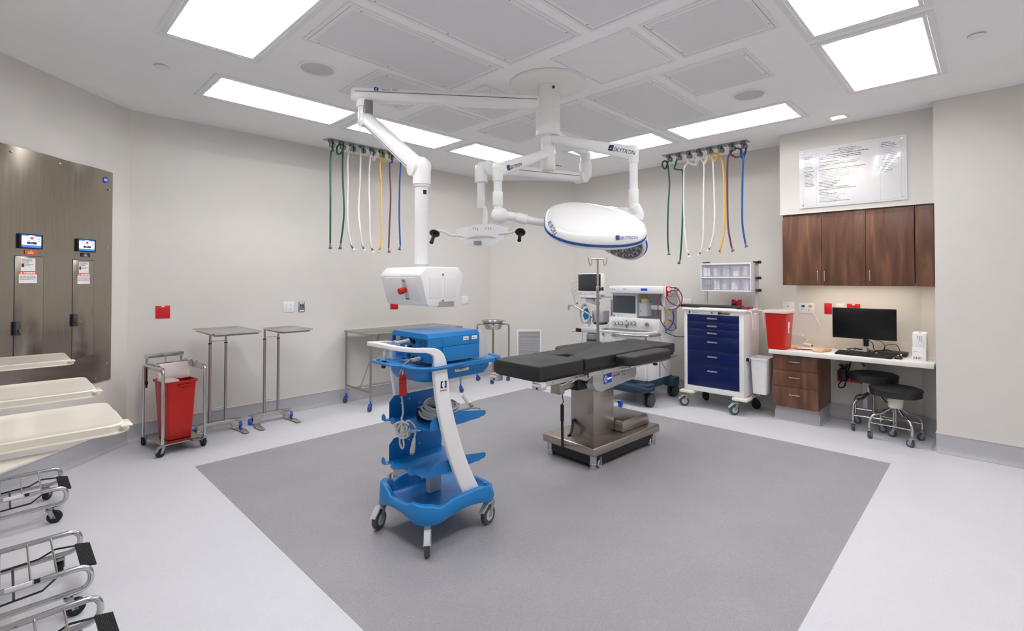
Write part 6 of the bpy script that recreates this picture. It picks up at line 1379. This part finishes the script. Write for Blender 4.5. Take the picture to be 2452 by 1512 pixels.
b = B(); b.box(-.095, -.075, -.268, .268, .15, .462, .004); ms = b.obj('screen', 'screen_black', mn); ms.rotation_euler = (0, 0, R(1.5))
b = B(); b.box(-.076, -.05, -.25, .25, .17, .445, .012); b.obj('back_shell', 'black_plastic', mn)
b = B(); b.box(-.03, .0, -.018 + .0, .018, .0, .27, .004); b.obj('stand', 'light_grey', mn)
b = B(); b.box(-.10, .09, -.10, .10, 0, .012, .004); b.obj('stand_foot', 'light_grey', mn)
kb_ = thing('keyboard', 'black computer keyboard at the front of the countertop', 'keyboard', (5.955, .928, CT_))
b = B(); b.prism([(-.072, .002), (.072, .006), (.072, .026), (-.072, .014)], -.232, .232, 'xz', bev=.003); b.obj('base', 'black_plastic', kb_)
b = B()
for r_ in range(6):
    for c in range(22):
        if c in (15, 19): continue
        x = -.060 + r_*.0225; y = .222 - c*.0205; z = .0155 + (x+.072)*.083
        b.box(x, x+.0175, y-.017, y, z, z+.0075, 0)
b.obj('keys', 'key_black', kb_); kb_.rotation_euler = (0, 0, R(-2))
ms_ = thing('mouse', 'black computer mouse beside the keyboard', 'mouse', (5.965, .655, CT_))
b = B(); b.loft([[(x, y, .0) for x, y in rrect(.095, .058, .026)], [(x, y, .014) for x, y in rrect(.098, .062, .028)], [(x, y, .028) for x, y in rrect(.08, .05, .024)], [(x, y, .034) for x, y in rrect(.04, .024, .011)]]); b.obj('shell', 'black_plastic', ms_)
b = B(); b.box(-.035, -.012, -.004, .004, .026, .037, .002); b.obj('scroll_wheel', 'light_grey', ms_)
pc2 = thing('mini_computer', 'small flat black computer box lying behind the mouse', 'computer', (6.20, .72, CT_))
b = B(); b.box(-.09, .09, -.11, .11, .002, .036, .004); b.obj('case', 'black_plastic', pc2); b = B(); b.box(-.0915, -.089, -.075, -.062, .01, .028); b.obj('front_label', 'paper', pc2)
cbm = thing('cable_tangle', 'tangle of black cables behind the keyboard', 'cable', (6.22, .95, CT_))
b = B(); path = []
random.seed(5)
for k in range(26): path.append(V((6.20 + random.uniform(-.05, .06), 1.13 - .4*abs(((k/9) % 2) - 1) + random.uniform(-.02, .02), CT_ + .012 + random.uniform(0, .035))))
b.tube(path, .0045, n=6, smooth=5); b.wobj('cords', 'cable_black', cbm)
b = B(); b.tube([V((6.19, .93, .90)), V((6.2, .89, .86)), V((6.21, .88, .80)), V((6.2, .84, .77))], .004, n=6, smooth=5); b.tube([V((6.16, .90, .905)), V((6.18, .82, .89)), V((6.2, .79, .84)), V((6.2, .80, .775))], .003, n=6, smooth=5); b.tube([V((6.19, .80, .79)), V((6.21, .78, .85)), V((6.22, .70, .86)), V((6.22, .67, .80))], .003, n=6, smooth=5); b.wobj('loose_leads', 'cable_black', cbm)
b = B(); b.box(6.15, 6.21, .92, .96, .83, .90, .006); b.wobj('plug_block', 'black_plastic', cbm)
for k, (z0, z1, lab, rot) in enumerate(((0, .126, 'lower white carton of the two stacked at the right end of the desk', 0), (.1262, .254, 'upper white carton stacked on the other at the right end of the desk', R(1.5)))):
    bx = thing('carton', lab, 'box', (6.06, .502, CT_ + z0), rot, 'white cartons on the desk')
    b = B(); b.box(-.115, .115, -.05, .05, 0, z1-z0, .001); b.obj('box_body', 'paper', bx)
    if k == 0:
        b = B()
        for j in range(9): b.box(-.1156, -.115, .036 - j*.0065, .036 - j*.0065 + .002 + .002*(j % 3 == 0), .014, .036)
        b.obj('bar_code', 'ink_black', bx)
        text('Ref 0042', .009, frame((-.1157, .04, .08), (0, -1, 0), (-1, 0, 0)), 'ink_grey', bx)
    else:
        for j, s_ in enumerate(('Surgical gloves', 'Sterile size M', 'Qty 50')): text(s_, .009, frame((-.1157, -.014 + j*.014, .105), (0, 0, -1), (-1, 0, 0)), 'ink_grey', bx)
        b = B(); b.box(-.02, .02, -.012, .012, z1-z0, z1-z0+.0008); b.obj('top_mark', 'mid_grey', bx)
    b = B(); b.box(-.05, -.03, -.0506, -.05, .03, .1); b.obj('side_mark', 'mid_grey', bx)
tn = thing('tan_pouch', 'tan leather pouch lying in front of the yellow bag on the counter', 'pouch', (6.02, 1.30, CT_), R(-14))
b = B(); b.loft([[(x, y, z) for x, y in rrect(w_, d_, .03, 5)] for w_, d_, z in ((.235, .085, .0), (.25, .10, .008), (.245, .095, .022), (.21, .06, .030))]); b.obj('body', 'tan_leather', tn)
b = B(); b.tube([(-.10, -.035, .024), (.0, -.042, .026), (.10, -.035, .024)], .0016, n=5); b.obj('seam', 'brass', tn)
yb_ = thing('yellow_bag', 'clear yellow bag with red printing lying on the counter', 'bag', (6.16, 1.50, CT_), R(18))
b = B(); G2 = [[b.b.verts.new((-.13 + .26*i/10, -.13 + .26*j/10, .004 + .006*math.sin(i*1.3)*math.cos(j*1.1))) for i in range(11)] for j in range(11)]
for j in range(10):
    for i in range(10): b.b.faces.new((G2[j][i], G2[j][i+1], G2[j+1][i+1], G2[j+1][i]))
b.obj('sheet', 'paper_yellow', yb_, 60)
b = B(); b.box(-.17, -.02, -.09, .08, .0105, .012); b.obj('paper_slip', 'paper', yb_); text('BIOHAZARD', .026, frame((-.10, .075, .0125), (0, -1, 0), (0, 0, 1)), 'red_plate', yb_)
hs2 = thing('call_handset', 'white call handset lying on the yellow bag, corded to the wall plate', 'handset', (6.20, 1.47, CT_+.02))
b = B(); b.cyl((6.17, 1.43, CT_+.032), (6.22, 1.52, CT_+.032), .019, n=18, bev=.006); b.wobj('handle', 'hose_white', hs2)
b = B(); b.cyl((6.168, 1.427, CT_+.032), (6.166, 1.423, CT_+.032), .014, n=14); b.wobj('button', 'mid_grey', hs2)
b = B(); b.tube([V((6.40, 1.505, 1.165)), xp(1946, 748, 6.37), xp(1958, 767, 6.33), xp(1965, 785, 6.32), xp(1960, 797, 6.33), xp(1945, 803, 6.34), xp(1925, 803, 6.35), xp(1922, 806, 6.34), xp(1935, 814, 6.30), V((6.23, 1.53, CT_+.035))], .0045, n=8, smooth=5); b.wobj('cord', 'cable_white', hs2)
b = B(); b.tube([xp(1924, 803, 6.35), xp(1905, 801, 6.36), xp(1893, 800, 6.37)], .004, n=8, smooth=3); b.wobj('cord_tail', 'cable_white', hs2)
# under the desk
dl2 = thing('desk_support_leg', 'white steel support leg under the middle of the desk', 'desk leg', (6.33, .975, 0))
b = B(); b.box(6.31, 6.35, .955, .995, .162, .712, .002); b.wobj('post', 'white_metal', dl2); b = B(); b.prism([(6.30, .60), (6.35, .60), (6.10, .712), (6.05, .712)], .96, .99, 'xz'); b.wobj('bracket', 'white_metal', dl2)
uc = thing('desk_cable_bundle', 'bundle of black cables hanging under the desk over the red outlets', 'cable', (6.33, 1.19, .5))
b = B(); path = []
random.seed(9)
for k in range(40): path.append(xp(2024 + 9*math.sin(k*1.9) + random.uniform(-4, 4) - (k % 7)*.5, 893 + 20*math.cos(k*1.27), 6.33 + random.uniform(-.02, .03)))
b.tube(path, .006, n=6, smooth=4); b.wobj('cords', 'cable_black', uc)
b = B(); b.tube([xp(2036, 868, 6.32), xp(2034, 880, 6.32), xp(2026, 900, 6.32), xp(2016, 912, 6.31), xp(2008, 922, 6.31), xp(2011, 929, 6.31), xp(2022, 926, 6.31), xp(2025, 915, 6.31)], .007, n=8, smooth=5); b.wobj('loop', 'cable_black', uc)
b = B(); b.box(6.29, 6.34, 1.14, 1.20, .43, .56, .01); b.wobj('adapter', 'black_plastic', uc)
# stools
def stool(label, x, y, zs_, rz):
    t = thing('stool', label, 'stool', (x, y, 0), rz, 'round black rolling stools')
    b = B(); b.lathe([(0, zs_-.085), (.19, zs_-.085), (.2, zs_-.08), (.203, zs_-.03), (.208, zs_-.028), (.207, zs_-.015), (.18, zs_-.004), (.1, zs_+.001), (0, zs_+.002)], n=56); b.obj('seat', 'black_vinyl', t, 50)
    b = B(); b.cyl((0, 0, zs_-.2), (0, 0, zs_-.1), .058, .065, n=28, bev=.006); b.obj('hub', 'ivory_plastic', t)
    b = B(); b.cyl((0, 0, zs_-.11), (0, 0, zs_-.083), .02, n=14); b.cyl((0, 0, .125), (0, 0, zs_-.19), .012, n=12)
    for k in range(int((zs_-.33)/.006)): b.lathe([(.012, 0), (.0145, .002), (.012, .004)], n=12, c=(0, 0, .128 + k*.006))
    b.obj('threaded_spindle', 'steel_bright', t)
    for k in range(4):
        a = k*PI/2 + PI/4; d_ = V((math.cos(a), math.sin(a), 0))
        b = B(); b.tube([d_*.04 + ZU*(zs_-.205), d_*.06 + ZU*(zs_-.215), d_*.12 + ZU*(zs_-.255), d_*.19 + ZU*(zs_-.275), d_*.228 + ZU*(zs_-.33), d_*.23 + ZU*.105], .0125, n=12, smooth=6); b.obj('leg', 'steel_bright', t)
        caster(t, d_.x*.23, d_.y*.23, .034, .024, .105, R(100 + 75*k), 'caster_grey', 'tread_grey', 'caster_grey', trail=.016)
    r_ = .23*math.sqrt(.5)
    for sg in (-1, 1):
        b = B(); b.cyl((sg*r_, -r_, .155), (sg*r_, r_, .155), .006, n=8); b.obj('stretcher', 'steel_bright', t)
    b = B(); b.cyl((-r_, 0, .155), (r_, 0, .155), .006, n=8); b.obj('stretcher', 'steel_bright', t)
    return t
stool('lower round black rolling stool in front, nearest the right wall', 5.905, .675, .50, R(-8))
stool('taller round black rolling stool tucked further under the desk', 6.13, .875, .575, R(6))
